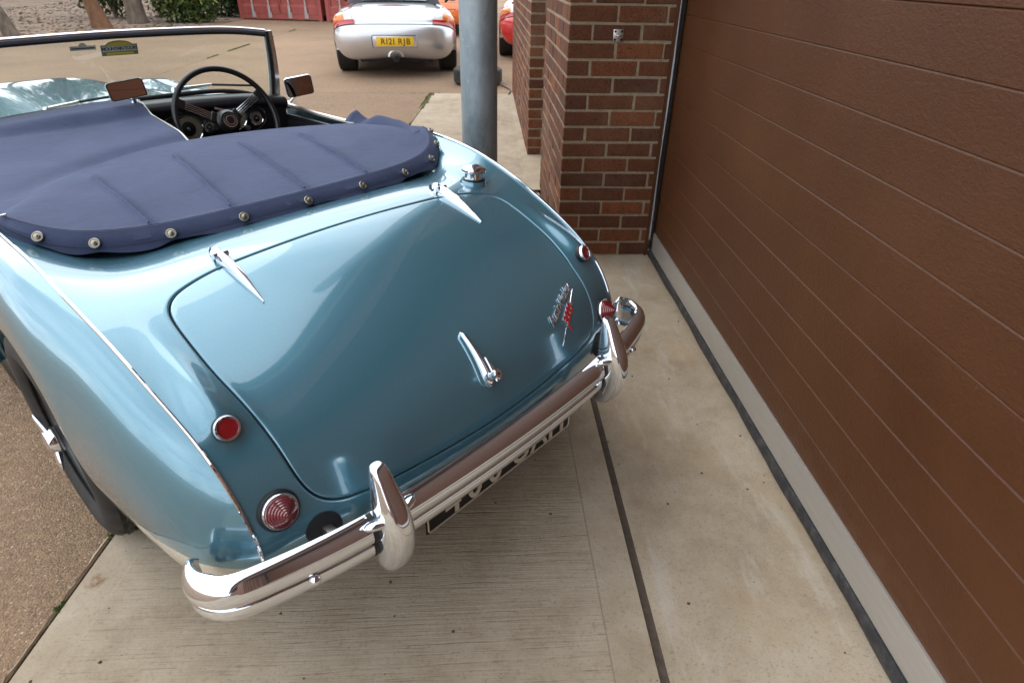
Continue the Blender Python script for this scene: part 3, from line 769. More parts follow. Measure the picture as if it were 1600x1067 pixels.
# --- wheels
def wheel(u, w, sg):
    wh = bpy.data.objects.new('wheel', None); link(wh, car); wh.location = (u, w, .302)
    tw = .066; prf = [(.203, -tw + .004, 0), (.212, -tw - .004, 0), (.232, -tw - .011, 0), (.254, -tw - .012, 0), (.274, -tw - .006, 0), (.288, -tw + .004, 0), (.2955, -tw + .013, 0)]
    e_ = -tw + .020; st_w = (2 * tw - .040) / 5
    for k in range(5):
        a = e_ + k * st_w; zg = 1 if k % 2 else -1
        prf += [(.3005, a + .001, zg), (.3015, a + st_w * .5, zg), (.3005, a + st_w - .0055, zg), (.2935, a + st_w - .0045, zg), (.2935, a + st_w - .0005, zg)]
    prf += [(r_, -h_, 0) for r_, h_, _ in prf[:7]][::-1]
    NA = 180; rows = []
    for (r_, h_, zg) in prf:
        row = []
        for q in range(NA):
            an = 2 * math.pi * q / NA; tri = abs((q % 6) / 3 - 1) - .5; cut = -.0035 if (zg == 0 and .287 < r_ and (q % 6) < 2) else 0
            row.append((sg * (h_ + .0055 * tri * abs(zg)), (r_ + cut) * math.cos(an), (r_ + cut) * math.sin(an)))
        rows.append(row)
    G().grid(rows, closed_v=True, flip=(sg < 0)).build('tyre', 'tyre_rubber', wh, True, 30)
    G().lathe([(.20, -.06), (.212, -.062), (.206, -.05), (.19, -.035), (.188, .03), (.206, .05), (.212, .062), (.20, .06)], (0, 0, 0), (sg, 0, 0), 48, cap=False).build('rim', 'wire_grey', wh)
    g = G()
    for k in range(32):
        a = 2 * math.pi * k / 32; b = a + (.35 if k % 2 else -.35); x1 = sg * (.055 if k % 2 else .02); x0 = sg * .0
        g.tube([(x1, .042 * math.cos(b), .042 * math.sin(b)), (sg * (.02 if k % 2 else -.01), .192 * math.cos(a), .192 * math.sin(a))], .0022, 5)
    stuff(g.build('spokes', 'wire_grey', wh))
    G().lathe([(.045, -.03), (.045, .045), (.034, .055), (.034, .072)], (0, 0, 0), (sg, 0, 0), 24).build('hub', 'chrome', wh)
    g = G().lathe([(.034, .068), (.036, .082), (.030, .096), (.014, .101), (.0001, .102)], (0, 0, 0), (sg, 0, 0), 20)
    for a in (R(62), R(242)):
        c, s_ = math.cos(a), math.sin(a); P = []
        for f in np.linspace(0, 1, 9):
            r0 = .012 + .068 * f; hw = (.019 - .007 * f) * math.sqrt(max(.02, 1 - f**6)); hx = (.0115 - .005 * f) * math.sqrt(max(.04, 1 - f**6)); xc = .082 + .012 * f
            P.append([(sg * (xc + hx * math.sin(t_)), r0 * c - hw * math.cos(t_) * s_, r0 * s_ + hw * math.cos(t_) * c) for t_ in np.linspace(0, 2 * math.pi, 14, endpoint=False)])
        k0 = len(g.V); g.grid(P, closed_v=True); g.F.append(tuple(k0 + 8 * 14 + i_ for i_ in range(14)))
    g.build('spinner', 'chrome', wh, True, 40)
wheel(-.632, 0, -1); wheel(.632, 0, 1); wheel(-.62, 2.33, -1); wheel(.62, 2.33, 1)
for sg in (-1, 1):      # inner arches so no light leaks through
    P = [[(sg * .56, AR * 1.02 * math.cos(a), AZ + AR * 1.02 * math.sin(a)), (sg * .70, AR * 1.01 * math.cos(a), AZ + AR * 1.01 * math.sin(a))] for a in np.linspace(R(-12), R(170), 24)]
    G().grid(P).build('inner_arch', 'dark_void', car)

# --- bumper
bp = smooth_curve([(-.664, -.752), (-.688, -.760), (-.703, -.780), (-.708, -.808), (-.700, -.838), (-.676, -.871), (-.622, -.897), (-.53, -.922), (-.42, -.944), (-.28, -.957), (0, -.966), (.28, -.957), (.42, -.944), (.53, -.922), (.622, -.897), (.676, -.871), (.700, -.838), (.708, -.808), (.703, -.780), (.688, -.760), (.664, -.752)], 170)
tg = np.gradient(bp, axis=0); tg /= np.linalg.norm(tg, axis=1)[:, None]; nrm = np.stack([tg[:, 1], -tg[:, 0]], 1)      # outward (rearward)
bpf = [(-.034, .448), (-.036, .455), (-.031, .459), (-.022, .4575), (-.012, .450), (-.004, .436), (0, .420), (-.0015, .409), (-.007, .402), (-.012, .3995), (-.0125, .397), (-.008, .394), (-.0055, .387), (-.0055, .376), (-.009, .367), (-.016, .361), (-.026, .358), (-.030, .3605), (-.022, .366), (-.014, .386), (-.020, .405), (-.012, .425), (-.026, .446)]
g = G(); P = []
m_ = len(bp)
for i in range(m_):
    e = min(i, m_ - 1 - i); sc = 1 - .40 * max(0, 1 - e / 3.0)**2; th = 1 - .65 * max(0, 1 - e / 12.0)**1.5       # rounded ends
    zc = .407
    P.append([(bp[i][0] + nrm[i][0] * o_ * th, bp[i][1] + nrm[i][1] * o_ * th, zc + (z - zc) * sc) for o_, z in bpf])
g.grid(P, closed_v=True); nb = len(bpf); g.F.append(tuple(range(nb))); g.F.append(tuple((m_ - 1) * nb + i for i in range(nb))[::-1])
g.build('rear_bumper', 'chrome', car, True, 35)
for sg in (-1, 1):
    G().lathe([(.011, 0), (.0108, .004), (.008, .009), (.004, .0115), (.0001, .012)], (sg * .533, -.9165, .392), (sg * .27, -.93, -.05), 20).build('bumper_bolt', 'chrome', car)
    # overrider: swept blade
    lv = [(.300, -.930, .004, .902), (.303, -.942, .016, .900), (.312, -.955, .025, .902), (.330, -.970, .0305, .905), (.360, -.984, .0310, .905), (.395, -.992, .0320, .905), (.430, -.993, .0315, .905), (.465, -.985, .030, .905), (.500, -.968, .0258, .905), (.528, -.953, .0218, .905), (.545, -.944, .0190, .905), (.556, -.936, .0160, .906), (.5615, -.930, .0115, .908), (.5630, -.925, .006, .914)]
    P = []; A = np.linspace(0, 2 * math.pi, 40, endpoint=False); cp = lambda v, e: math.copysign(abs(v)**e, v)
    lv = [(lv[0][0] - .001, -.925, .0008, .922)] + lv + [(.5634, -.921, .0008, .918)]
    for z, wo, hw, wb in lv:
        md, hd = (wo - wb) / 2, (abs(wo) - wb) / 2
        P.append([(sg * .375 + hw * cp(math.sin(a), .80), md - hd * cp(math.cos(a), .85), z) for a in A])
    sp_ = NS(np.arange(len(lv)), np.array(P).reshape(len(lv), -1)); PP = sp_(np.linspace(0, len(lv) - 1, 60)).reshape(60, 40, 3)
    ov = G().grid(PP, closed_v=True).build('overrider', 'chrome', car, True, 60)
    bpx = lambda u_: int(np.argmin(np.abs(bp[:, 0] - u_)))
    for q in (-1, 1):
        # saddle where the overrider grips the blade, with a black gasket
        k_ = bpx(sg * .375 + q * .037); P = []
        for dx in (-.005, .005):
            P.append([(bp[k_][0] + tg[k_][0] * dx + nrm[k_][0] * (o_ + .0022), bp[k_][1] + tg[k_][1] * dx + nrm[k_][1] * (o_ + .0022), z + (.0015 if z > .45 else 0)) for o_, z in bpf[1:17]])
        G().grid(P).build('gasket', 'black_rubber', ov)
        bm = bmesh.new(); bmesh.ops.create_uvsphere(bm, u_segments=18, v_segments=10, radius=1); bmesh.ops.scale(bm, vec=(.030, .020, .011), verts=bm.verts)
        bm.transform(Matrix.Translation((sg * .375 + q * .032, -.945, .452)) @ Matrix.Rotation(R(-28), 4, 'X') @ Matrix.Rotation(R(-14 * q), 4, 'Y')); from_bm('saddle', bm, 'chrome', ov, True)
# bumper irons
for sg in (-1, 1):
    sh = G().lathe([(.036, -.004), (.036, .0015), (.032, .003), (.0001, .0031)], (sg * .462, -.846, .412), (sg * .22, -1, .18), 28).build('bracket_grommet', 'black_rubber', car)
    bevbox('bumper_iron', (.020, .07, .030), 'satin_metal', car, .004, 2, (sg * .458, -.878, .405))
# --- tail lamps
for sg in (-1, 1):
    ax = Vector((sg * .05, -.93, .36)).normalized(); o_ = Vector((sg * .524, -.812, .485))
    tl = G().lathe([(.0395, -.018), (.0395, .002), (.0372, .0065), (.033, .008)], o_, ax, 40).build('tail_lamp', 'black_rubber', car)
    G().lathe([(.0345, .004), (.0345, .009), (.0325, .012), (.0300, .012)], o_, ax, 40).build('bezel', 'chrome', tl)
    pr = [(.0304, .009)]
    for k in range(7):
        r0 = .0302 - k * .0039; h0 = .012 + k * .0040; pr += [(r0, h0), (r0 - .0012, h0 + .0032), (r0 - .0039, h0 + .0040)]
    pr += [(.0024, .041), (.0001, .0415)]
    G().lathe(pr, o_, ax, 40).build('lens', 'lens_pink' if sg < 0 else 'lens_ruby', tl, True, 28)
    # reflectors on pods
    ax = Vector((sg * .10, -.86, .50)).normalized(); o_ = Vector((sg * .5395, -.716, .634))
    rf = G().lathe([(.0252, -.05), (.0252, .0), (.022, .003)], o_, ax, 36).build('reflector', 'black_rubber', car)
    G().lathe([(.0236, -.004), (.0236, .004), (.0216, .0085), (.0184, .0095), (.0174, .0060)], o_, ax, 36, cap=False).build('bezel', 'chrome', rf)
    G().lathe([(.0179, .002), (.0177, .0065), (.012, .0072), (.0001, .0076)], o_, ax, 36).build('lens', 'reflector_red', rf)
# --- hinges
for sg in (-1, 1):
    st = [locate(sg * .329, w) for w in np.linspace(-.345, -.505, 26)]; P = []; n0 = None
    q = np.array(st); p = S(q[:, 0], q[:, 1]); nn_ = normals(q)
    f = np.linspace(0, 1, 26)
    for i in range(26):
        hw = .0125 * (1 - f[i]**2.2) + .0012; hh_ = (.019 * (1 - f[i]**1.6) + .005); b = Vector(nn_[i]); c = Vector(p[i])
        row = [(-1, .0005), (-.98, .45), (-.55, .86), (0, 1), (.55, .86), (.98, .45), (1, .0005)]
        P.append([tuple(c + Vector((hw * x, 0, 0)) + b * hh_ * y) for x, y in row])
    hg = G().grid(P, flip=False); hg.F += [tuple(range(7)), tuple(25 * 7 + i for i in range(7))[::-1]]
    hg = hg.build('lid_hinge', 'chrome', car, True, 35)
    c = Vector(p[0]); b = Vector(nn_[0])
    G().tube([c + b * .015 + Vector((-.0165, .002, 0)), c + b * .015 + Vector((.0165, .002, 0))], .0075, 12).build('knuckle', 'chrome', hg)
    P = []
    for i, (dw, hw, hh_) in enumerate([(.006, .0155, .017), (.014, .0165, .021), (.026, .0145, .025), (.040, .0085, .021), (.052, .0012, .012)]):
        cc = c + Vector((0, dw, dw * .06)); P.append([tuple(cc + Vector((hw * x, 0, 0)) + b * hh_ * y) for x, y in [(-1, 0), (-.95, .6), (-.4, .95), (.4, .95), (.95, .6), (1, 0)]])
    g = G().grid(P); g.F.append(tuple(range(6))[::-1]); g.build('hinge_foot', 'chrome', hg, True, 35)
# --- boot handle
q = np.array([locate(0, w) for w in np.linspace(-.752, -.848, 24)]); p = S(q[:, 0], q[:, 1]); nn_ = normals(q); f = np.linspace(0, 1, 24)
def strip(name, wid, hei, mat, par):
    P = []
    for i in range(24):
        b = Vector(nn_[i]); c = Vector(p[i]); hw = wid(f[i]); hh_ = hei(f[i])
        P.append([tuple(c + Vector((hw * math.sin(a), 0, 0)) + b * (hh_ * math.cos(a))) for a in np.linspace(-math.pi / 2, math.pi / 2, 13)])
    g = G().grid(P); g.F += [tuple(range(13))[::-1], tuple(23 * 13 + i for i in range(13))]; return g.build(name, mat, par, True, 60)
cap_ = lambda f_: min(1, math.sqrt(max(0, f_ / .08))) * min(1, math.sqrt(max(0, (1 - f_) / .10)) + .05)
plinth = strip('handle_plinth', lambda f_: (.0135 + .0105 * f_**1.5) * cap_(f_) + .0005, lambda f_: .0055 * cap_(f_) + .0003, 'teal_paint', car)
bh = strip('boot_handle', lambda f_: (.0058 + .0095 * f_**2) * (.25 + .75 * cap_(f_)), lambda f_: (.012 + .010 * f_) * (.3 + .7 * cap_(f_)), 'chrome', car)
b = Vector(nn_[21]); c = Vector(p[20]); ax = (b * 1.0 + Vector((.10, 0, .05))).normalized()
G().lathe([(.0125, .008), (.0125, .016), (.009, .018), (.0085, .030), (.0115, .032), (.0125, .036), (.0125, .043), (.0105, .045), (.0001, .0452)], c, ax, 24).build('lock_barrel', 'chrome', bh)
up = (Vector(p[0]) - Vector(p[20])).normalized(); P = []
for f_ in np.linspace(0, 1, 10):
    cc = c + ax * (.037 - .004 * f_) + up * (-.014 + .060 * f_); hw = .0075 * (1 - f_) + .0022; P.append([tuple(cc + Vector((hw * math.cos(a), 0, 0)) + ax * (.0035 * math.sin(a))) for a in np.linspace(0, 2 * math.pi, 12, endpoint=False)])
g = G().grid(P, closed_v=True); g.F += [tuple(range(12)), tuple(108 + i for i in range(12))[::-1]]; g.build('lever', 'chrome', bh)
G().lathe([(.003, 0), (.003, .0006), (.0001, .0007)], c + ax * .0451, ax, 10).build('keyhole', 'black_trim', bh)
# --- filler cap
q = np.array([locate(.488, -.318)]); fp = Vector(S(q[:, 0], q[:, 1])[0]); fn = (Vector(normals(q)[0]) + Vector((.0, 0, 1.4)) + Vector((.12, 0, 0))).normalized()
G().lathe([(.046, -.012), (.040, .004), (.037, .008)], fp, fn, 32).build('filler_boss', 'teal_paint', car)
fc_ = G().lathe([(.031, .004), (.031, .010), (.0275, .013), (.0275, .030), (.036, .032), (.038, .036), (.0375, .041), (.034, .045), (.020, .050), (.0001, .0515)], fp, fn, 36).build('filler_cap', 'chrome', car, True, 30)
G().lathe([(.035, .0045), (.035, .010), (.030, .0125)], fp, fn, 32).build('filler_gasket', 'black_rubber', fc_)
tx = Vector((1, 0, 0)); bevbox('filler_lever', (.030, .012, .006), 'chrome', fc_, .002, 2, fp + fn * .050, frame((0, 0, 0), tx, fn).to_3x3())
# --- badges
def on_lid(u, w, lift, shift_down=0):
    s_, t_ = locate(u, w); p_, _ = SN(s_, t_); n_ = Vector(normals(np.array([[s_, t_]]))[0]); return Vector(p_) + n_ * lift, n_
po, no = on_lid(.340, -.784, .0022); xs_d = Vector((.126, .050, .038)); text_mesh('Austin-Healey', .036, .0014, 'chrome', car, 'script_badge', frame(po, xs_d, no), shear=.30, bevel=.0003, spacing=.80)
po, no = on_lid(.349, -.808, .0022); xd = Vector((.090, .045, .046)).normalized()
bd = text_mesh('3000', .034, .0014, 'badge_red', car, 'numeral_badge', frame(po, xd, no), shear=.35, bevel=.0004, spacing=.92, offset=.0006)
text_mesh('3000', .034, .0008, 'chrome', bd, 'numeral_backing', frame(po - no * .0006, xd, no), shear=.35, bevel=.0004, spacing=.92, offset=.0022)
d_ = (no.cross(xd)).normalized()
text_mesh('II', .016, .0010, 'badge_red', bd, 'mark_badge', frame(po + xd * -.030 - d_ * .022, xd, no), bevel=.0003)
for k, (a, b_, dz) in enumerate(((-.098, -.040, -.008), (.040, .088, .004), (.040, .070, -.006))):
    G().tube([po + xd * a + d_ * dz, po + xd * b_ + d_ * (dz + .004)], [.0010, .0018] if k == 0 else [.0018, .0008], 6).build('badge_bar', 'chrome', bd)
# --- number plate
pl = bevbox('number_plate', (.520, .004, .106), 'plate_black', car, .0018, 2, (0, -.899, .315))
g = G(); fx, fz = .255, .048
loop = []
for cx, cz, a0_ in ((fx - .008, fz - .008, 0), (-fx + .008, fz - .008, 90), (-fx + .008, -fz + .008, 180), (fx - .008, -fz + .008, 270)):
    for a in np.linspace(R(a0_), R(a0_ + 90), 5): loop.append((cx + .008 * math.cos(a), -.9020, .315 + cz + .008 * math.sin(a)))
g.tube(loop, .0022, 6, closed=True); g.build('plate_border', 'plate_silver', pl)
for ch_, x_ in zip('400UAH', (-.178, -.108, -.038, .058, .128, .200)): text_mesh(ch_, .098, .0012, 'plate_silver', pl, 'plate_character', frame((x_, -.9018, .3015), (1, 0, 0), (0, -1, 0)), offset=.0016)
G().box(-.03, .03, -.897, -.86, .34, .36).build('plate_bracket', 'black_trim', pl, False)
# --- windscreen
TOPR = smooth_curve([(-.560, .925, 1.106), (-.48, .945, 1.114), (-.25, .972, 1.124), (0, .980, 1.128), (.25, .972, 1.127), (.48, .945, 1.118), (.560, .925, 1.108)], 60)
BOT = smooth_curve([(-.575, 1.000, .835), (-.48, 1.022, .866), (-.25, 1.045, .888), (0, 1.052, .893), (.25, 1.045, .894), (.48, 1.022, .872), (.575, 1.000, .836)], 60)
ws = G().tube(TOPR, .009, 10).build('windscreen_frame', 'chrome', car)
G().tube([p_ - np.array([0, .007, .011]) for p_ in TOPR], .0085, 8).build('header_seal', 'black_rubber', ws)
G().grid([[TOPR[i] * (1 - f) + BOT[i] * f for f in np.linspace(0, 1, 8)] for i in range(60)]).build('windscreen_glass', 'glass', ws)
G().tube(BOT, .009, 8).build('base_seal', 'black_rubber', ws)
G().tube([p_ + np.array([0, .012, -.004]) for p_ in BOT], .006, 8).build('base_trim', 'chrome', ws)
for i in (0, -1):
    sg = -1 if i == 0 else 1; a, b = Vector(TOPR[i]), Vector(BOT[i]) + Vector((0, 0, -.02)); pts = [a.lerp(b, f) + Vector((sg * .012, -.006, 0)) * math.sin(f * 3.1) * .6 for f in np.linspace(-.01, 1, 10)]
    P = []
    for k_, c in enumerate(pts):
        w_ = .024 + .010 * k_ / 9; P.append([(c.x - sg * .006, c.y + .012, c.z), (c.x - sg * .007, c.y - .010, c.z), (c.x + sg * .006, c.y - .020, c.z), (c.x + sg * (w_), c.y - .012, c.z), (c.x + sg * (w_ + .006), c.y + .012, c.z), (c.x + sg * .008, c.y + .022, c.z)])
    g = G().grid(P, closed_v=True, flip=(sg > 0)); g.F += [tuple(range(6)), tuple(54 + j for j in range(6))]; g.build('screen_pillar', 'satin_metal', ws, True, 30)
    G().tube([Vector(c) + Vector((-sg * .004, -.016, 0)) for c in pts], .006, 8).build('pillar_rubber', 'black_rubber', ws)
# wipers
for (a, b, c) in (((-.235, 1.070, .893), (-.13, 1.072, .905), (.02, 1.078, .912)), ((.21, 1.07, .910), (.36, 1.066, .913), (.54, 1.045, .893))):
    wp_ = G().tube([a, b], [.009, .006], 8).build('wiper', 'satin_metal', car); G().tube([b, c], .0048, 6).build('wiper_blade', 'black_rubber', wp_)
    G().lathe([(.011, -.02), (.011, .004), (.006, .010)], a, (0, 0, 1), 14).build('wiper_spindle', 'chrome', wp_)
# stickers on the glass
def on_glass(u, f):
    i = int(np.argmin(np.abs(TOPR[:, 0] - u))); c = TOPR[i] * (1 - f) + BOT[i] * f; return Vector(c) + Vector((0, -.004, 0))
c = on_glass(.028, .235); dn = (Vector(BOT[30]) - Vector(TOPR[30])).normalized(); rt = Vector((1, -.03, .0)).normalized(); nm = Vector((0, -.94, .33)); nm = rt.cross(-dn).normalized()
nm = nm if nm.y < 0 else -nm
MF = frame(c, rt, nm)
def flat(name, pts, mat, par, lift=0): return mesh(name, [tuple(MF @ Vector((x, y, lift))) for x, y in pts], [tuple(range(len(pts)))], mat, par, False)
stk = flat('rally_sticker', [(-.060, -.020), (.060, -.020), (.060, .017), (.045, .017)] + [(.045 * math.cos(a), .013 + .018 * math.sin(a)) for a in np.linspace(.25, 2.9, 12)] + [(-.045, .017), (-.060, .017)], 'green_sticker', ws)
flat('sticker_arch', [(.040 * math.cos(a), .014 + .014 * math.sin(a)) for a in np.linspace(0, math.pi, 14)], 'yellow_sticker', ws, .0006)
flat('sticker_band', [(-.057, -.006), (.057, -.006), (.057, .013), (-.057, .013)], 'tan_sticker', ws, .0009)
text_mesh('MOUNTAIN TOURS', .0155, .0001, 'navy_sticker', ws, 'sticker_lettering', MF @ Matrix.Translation((0, .0035, .0013)), spacing=.80, offset=.0005)
flat('sticker_foot', [(-.045, -.017), (.045, -.017), (.045, -.009), (-.045, -.009)], 'yellow_sticker', ws, .0009)
c = on_glass(-.088, .17); MF = frame(c, rt, nm)
flat('tax_sticker', [(-.040, -.010), (.040, -.010), (.040, .005), (.012, .005)] + [(.012 * math.cos(a), .005 + .010 * math.sin(a)) for a in np.linspace(.1, 3.0, 8)] + [(-.012, .005), (-.040, .005)], 'tan_sticker', ws)
flat('tax_sticker_text', [(-.036, -.005), (.036, -.005), (.036, -.001), (-.036, -.001)], 'navy_sticker', ws, .0006)
# --- dashboard and scuttle
P = []
for u in np.linspace(-.60, .60, 49):
    k = 1 - (u / .62)**2; z = .846 + .046 * max(0, k)**.6; P.append([(u, 1.055, z - .004), (u, .99, z + .002), (u, .945, z + .004), (u, .918, z - .004), (u, .908, z - .020), (u, .914, z - .036), (u, .932, z - .044), (u, .940, z - .13), (u, .95, z - .25)])
dash = G().grid(P).build('dashboard', 'black_vinyl', car, True, 60)
def gauge(u, z, r, name='gauge'):
    c = Vector((u, .937, z)); ax = Vector((0, -1, .08)); gg = G().lathe([(r * 1.12, 0), (r * 1.12, .010), (r * 1.04, .014), (r * .98, .012)], c, ax, 32, cap=False).build(name, 'chrome', dash)
    G().lathe([(r * 1.0, .004), (r, .009), (.0001, .0092)], c, ax, 32).build('dial', 'gauge_face', gg)
    G().lathe([(r * .55, .0095), (r * .5, .0105), (.0001, .0106)], c, ax, 24).build('dial_centre', 'black_trim', gg)
    G().lathe([(r * .16, .0108), (r * .12, .016), (.0001, .0165)], c, ax, 14).build('dial_boss', 'chrome', gg)
gauge(.172, .785, .050); gauge(.362, .806, .050); gauge(.455, .786, .026); gauge(.252, .782, .022); 
for (u, z) in ((.405, .757), (.10, .808), (.065, .812)): G().lathe([(.010, 0), (.008, .012), (.011, .016), (.010, .022), (.0001, .023)], (u, .935, z), (0, -1, .05), 16).build('dash_knob', 'satin_metal', dash)
loop = [(.285 + .215 * math.copysign(abs(math.cos(a))**.7, math.cos(a)), .933, .790 + .062 * math.copysign(abs(math.sin(a))**.8, math.sin(a)) + .0 * a) for a in np.linspace(0, 2 * math.pi, 60, endpoint=False)]
G().tube(loop, .0022, 6, closed=True).build('dash_trim', 'chrome', dash)
# --- steering wheel
sw = bpy.data.objects.new('steering_wheel', None); link(sw, car); sw.location = (.262, .762, .828); sw.rotation_euler = (R(90 - 22 - 0), 0, 0)
RW = .190
G().tube([(RW * math.cos(a), RW * math.sin(a), 0) for a in np.linspace(0, 2 * math.pi, 72, endpoint=False)], .0105, 10, closed=True).build('rim', 'black_trim', sw)
for a0_ in (R(28), R(152), R(270)):
    d_ = Vector((math.cos(a0_), math.sin(a0_), 0)); e = Vector((-d_.y, d_.x, 0)); g = G()
    for k in (-1.5, -.5, .5, 1.5): g.tube([d_ * .045 + e * k * .0075 + Vector((0, 0, -.015)), d_ * (RW - .028) + e * k * .0075], .0017, 6)
    sp_ = g.build('spoke', 'chrome', sw)
    bevbox('spoke_clamp', (.034, .036, .012), 'black_trim', sw, .004, 2, d_ * (RW - .016), Matrix.Rotation(a0_, 3, 'Z'))
    bevbox('spoke_root', (.020, .040, .012), 'black_trim', sw, .004, 2, d_ * .052 + Vector((0, 0, -.016)), Matrix.Rotation(a0_, 3, 'Z'))
G().lathe([(.040, -.05), (.046, -.03), (.044, -.004), (.034, .006), (.033, .010)], (0, 0, 0), (0, 0, 1), 32).build('hub', 'black_trim', sw)
g = G().lathe([(.026, .0085), (.026, .013), (.0225, .0135)], (0, 0, 0), (0, 0, 1), 28, cap=False); g.lathe([(.0175, .011), (.0175, .0145), (.0145, .0145)], (0, 0, 0), (0, 0, 1), 24, cap=False); g.build('horn_ring', 'chrome', sw)
G().lathe([(.0255, .009), (.020, .0125), (.0001, .013)], (0, 0, 0), (0, 0, 1), 24).build('horn_push', 'black_trim', sw)
G().tube([(0, 0, -.03), (0, 0, -.22)], .018, 12).build('column', 'black_trim', sw)
G().tube([(.01, .035, -.01), (-.03, .055, -.012)], .005, 8).build('indicator_lever', 'chrome', sw)
# --- mirrors
def mirror(name, c, w, h, yawd, tiltd, rolld, foot, stem_top):
    Mx = Matrix.Translation(c) @ Matrix.Rotation(R(yawd), 4, 'Z') @ Matrix.Rotation(R(tiltd), 4, 'X') @ Matrix.Rotation(R(rolld), 4, 'Y')
    def rr(hw, hh_, r, n=6): return [(sx * (hw - r) + r * math.cos(a), sz * (hh_ - r) + r * math.sin(a)) for sx, sz, a0_ in ((1, 1, 0), (-1, 1, 90), (-1, -1, 180), (1, -1, 270)) for a in np.linspace(R(a0_), R(a0_ + 90), n)]
    rows = []
    for sc, y in ((.80, .030), (.96, .022), (1.0, .008), (1.0, -.003), (.985, -.006), (.94, -.006)): rows.append([tuple(Mx @ Vector((x * sc, y, z * sc))) for x, z in rr(w, h, min(w, h) * .32)])
    g = G().grid(rows, closed_v=True); n = len(rows[0]); g.F.append(tuple(range(n))[::-1]); root = g.build(name, 'chrome', car, True, 45)
    V = [tuple(Mx @ Vector((x * .93, -.0062, z * .93))) for x, z in rr(w, h, min(w, h) * .32)]
    mesh('bezel', [tuple(Mx @ Vector((x * .975, -.0064, z * .965))) for x, z in rr(w, h, min(w, h) * .32)], [tuple(range(n))], 'black_trim', root, False)
    mesh('glass', [tuple(Mx @ Vector((x * .915, -.0075, z * .88))) for x, z in rr(w, h, min(w, h) * .28)], [tuple(range(n))], 'mirror_glass', root, False)
    f0 = Vector(foot); G().tube([f0, f0.lerp(Vector(stem_top), .5) + Vector((0, .006, 0)), Vector(stem_top)], [.010, .0065, .006], 10).build('stem', 'chrome', root)
    G().lathe([(.020, -.01), (.020, .004), (.014, .014), (.008, .018)], f0, (0, 0, 1), 18).build('foot', 'chrome', root)
mirror('wing_mirror', (.676, .928, .890), .0600, .040, -13, 3, -6, (.664, 1.02, .800), (.676, .945, .858))
mirror('rear_view_mirror', (-.020, .890, .956), .060, .030, -13, -4, -7, (.018, .945, .893), (.0, .905, .935))

# --- tonneau cover
bb = np.linspace(-1, 1, 281)
def sym(pts, b):          # pts for u>=0 ordered from the centre
    x = np.linspace(0, 1, len(pts)); xs_ = np.concatenate([-x[::-1][:-1], x]); Y = np.array([(-u, w, z) for u, w, z in pts][::-1][:-1] + list(pts)); return NS(xs_, Y)(b)
EDGE = sym([(0, -.186, .778), (.13, -.183, .7775), (.26, -.176, .7765), (.39, -.158, .776), (.50, -.125, .781), (.575, -.075, .796), (.622, -.01, .822), (.640, .06, .844)], bb)
SK1 = sym([(0, -.172, .796), (.13, -.169, .7955), (.26, -.162, .7955), (.385, -.145, .796), (.493, -.113, .802), (.567, -.064, .817), (.613, -.003, .840), (.634, .06, .855)], bb)
FOLD = sym([(0, -.152, .812), (.128, -.149, .812), (.256, -.143, .812), (.376, -.127, .813), (.482, -.097, .820), (.555, -.050, .833), (.602, .008, .850), (.625, .06, .859)], bb)
def crest(b):
    u = .605 * b; k = np.where(u < 0, .92, .42); w = .478 - k * u * u - .06 * np.clip(np.abs(b) - .9, 0, 1); z = .846 + .004 * np.cos(u * 5) - .006 * b**6; return np.stack([u, w, z], 1)
KR = crest(bb)
rng = np.random.RandomState(3); ph = rng.rand(12) * 6.28; fx_ = rng.uniform(6, 26, 12); fy_ = rng.uniform(6, 26, 12)
def wrinkle(u, w, amp):
    z = np.zeros_like(u)
    for k in range(12): z += np.sin(u * fx_[k] + w * fy_[k] * (1 if k % 2 else -1) + ph[k]) / 12
    return amp * z
rows = []
skirt_wave = .004 * np.sin(bb * 31) + .003 * np.sin(bb * 17 + 1)
pk = sum(np.exp(-((EDGE[:, 0] - u_) / .022)**2) for u_ in (-.585, -.500, -.355, -.180, 0, .180, .355, .500, .585))
e0 = EDGE.copy(); e0[:, 1] += .004 * pk; e0[:, 2] += .002 * pk; e0[:, 2] += skirt_wave * .5; e0[:, 1] += skirt_wave
rows.append(e0 - np.array([0, -.012, .003])); rows.append(e0); 
for f in (.35, .7): rows.append(e0 * (1 - f) + SK1 * f)
rows.append(SK1 + np.stack([0 * bb, -.002 + skirt_wave * .3, 0 * bb], 1)); rows.append(SK1 * .3 + FOLD * .7 + np.array([0, -.0025, .000])); rows.append(FOLD + np.array([0, -.0014, .0006])); rows.append(FOLD + np.array([0, .0004, .0022])); rows.append(FOLD + np.array([0, .005, .0020]))
RID = [(-.375, .0), (-.165, .0), (.045, .0), (.255, .0)]
for a in np.linspace(0, 1, 42)[1:]:
    p = FOLD * (1 - a) + KR * a; z0_ = p[:, 2].copy()
    bow = .006 * math.sin(math.pi * min(1, a * 1.05)); p[:, 2] += bow * (1 - bb**4)
    p[:, 2] += wrinkle(p[:, 0], p[:, 1], .0045) * math.sin(math.pi * a)
    u_r = p[:, 0]
    for (u0, sl) in RID:
        uc = u0 + .085 * (a - .35) * (1 if u0 > -.3 else .2); fade = min(1, max(0, (.84 - a) / .08)) * min(1, a / .015)
        p[:, 2] += .0085 * (np.exp(-((u_r - uc) / .0050)**2) - .5 * np.exp(-((u_r - uc - .012) / .007)**2)) * fade
    rows.append(p)
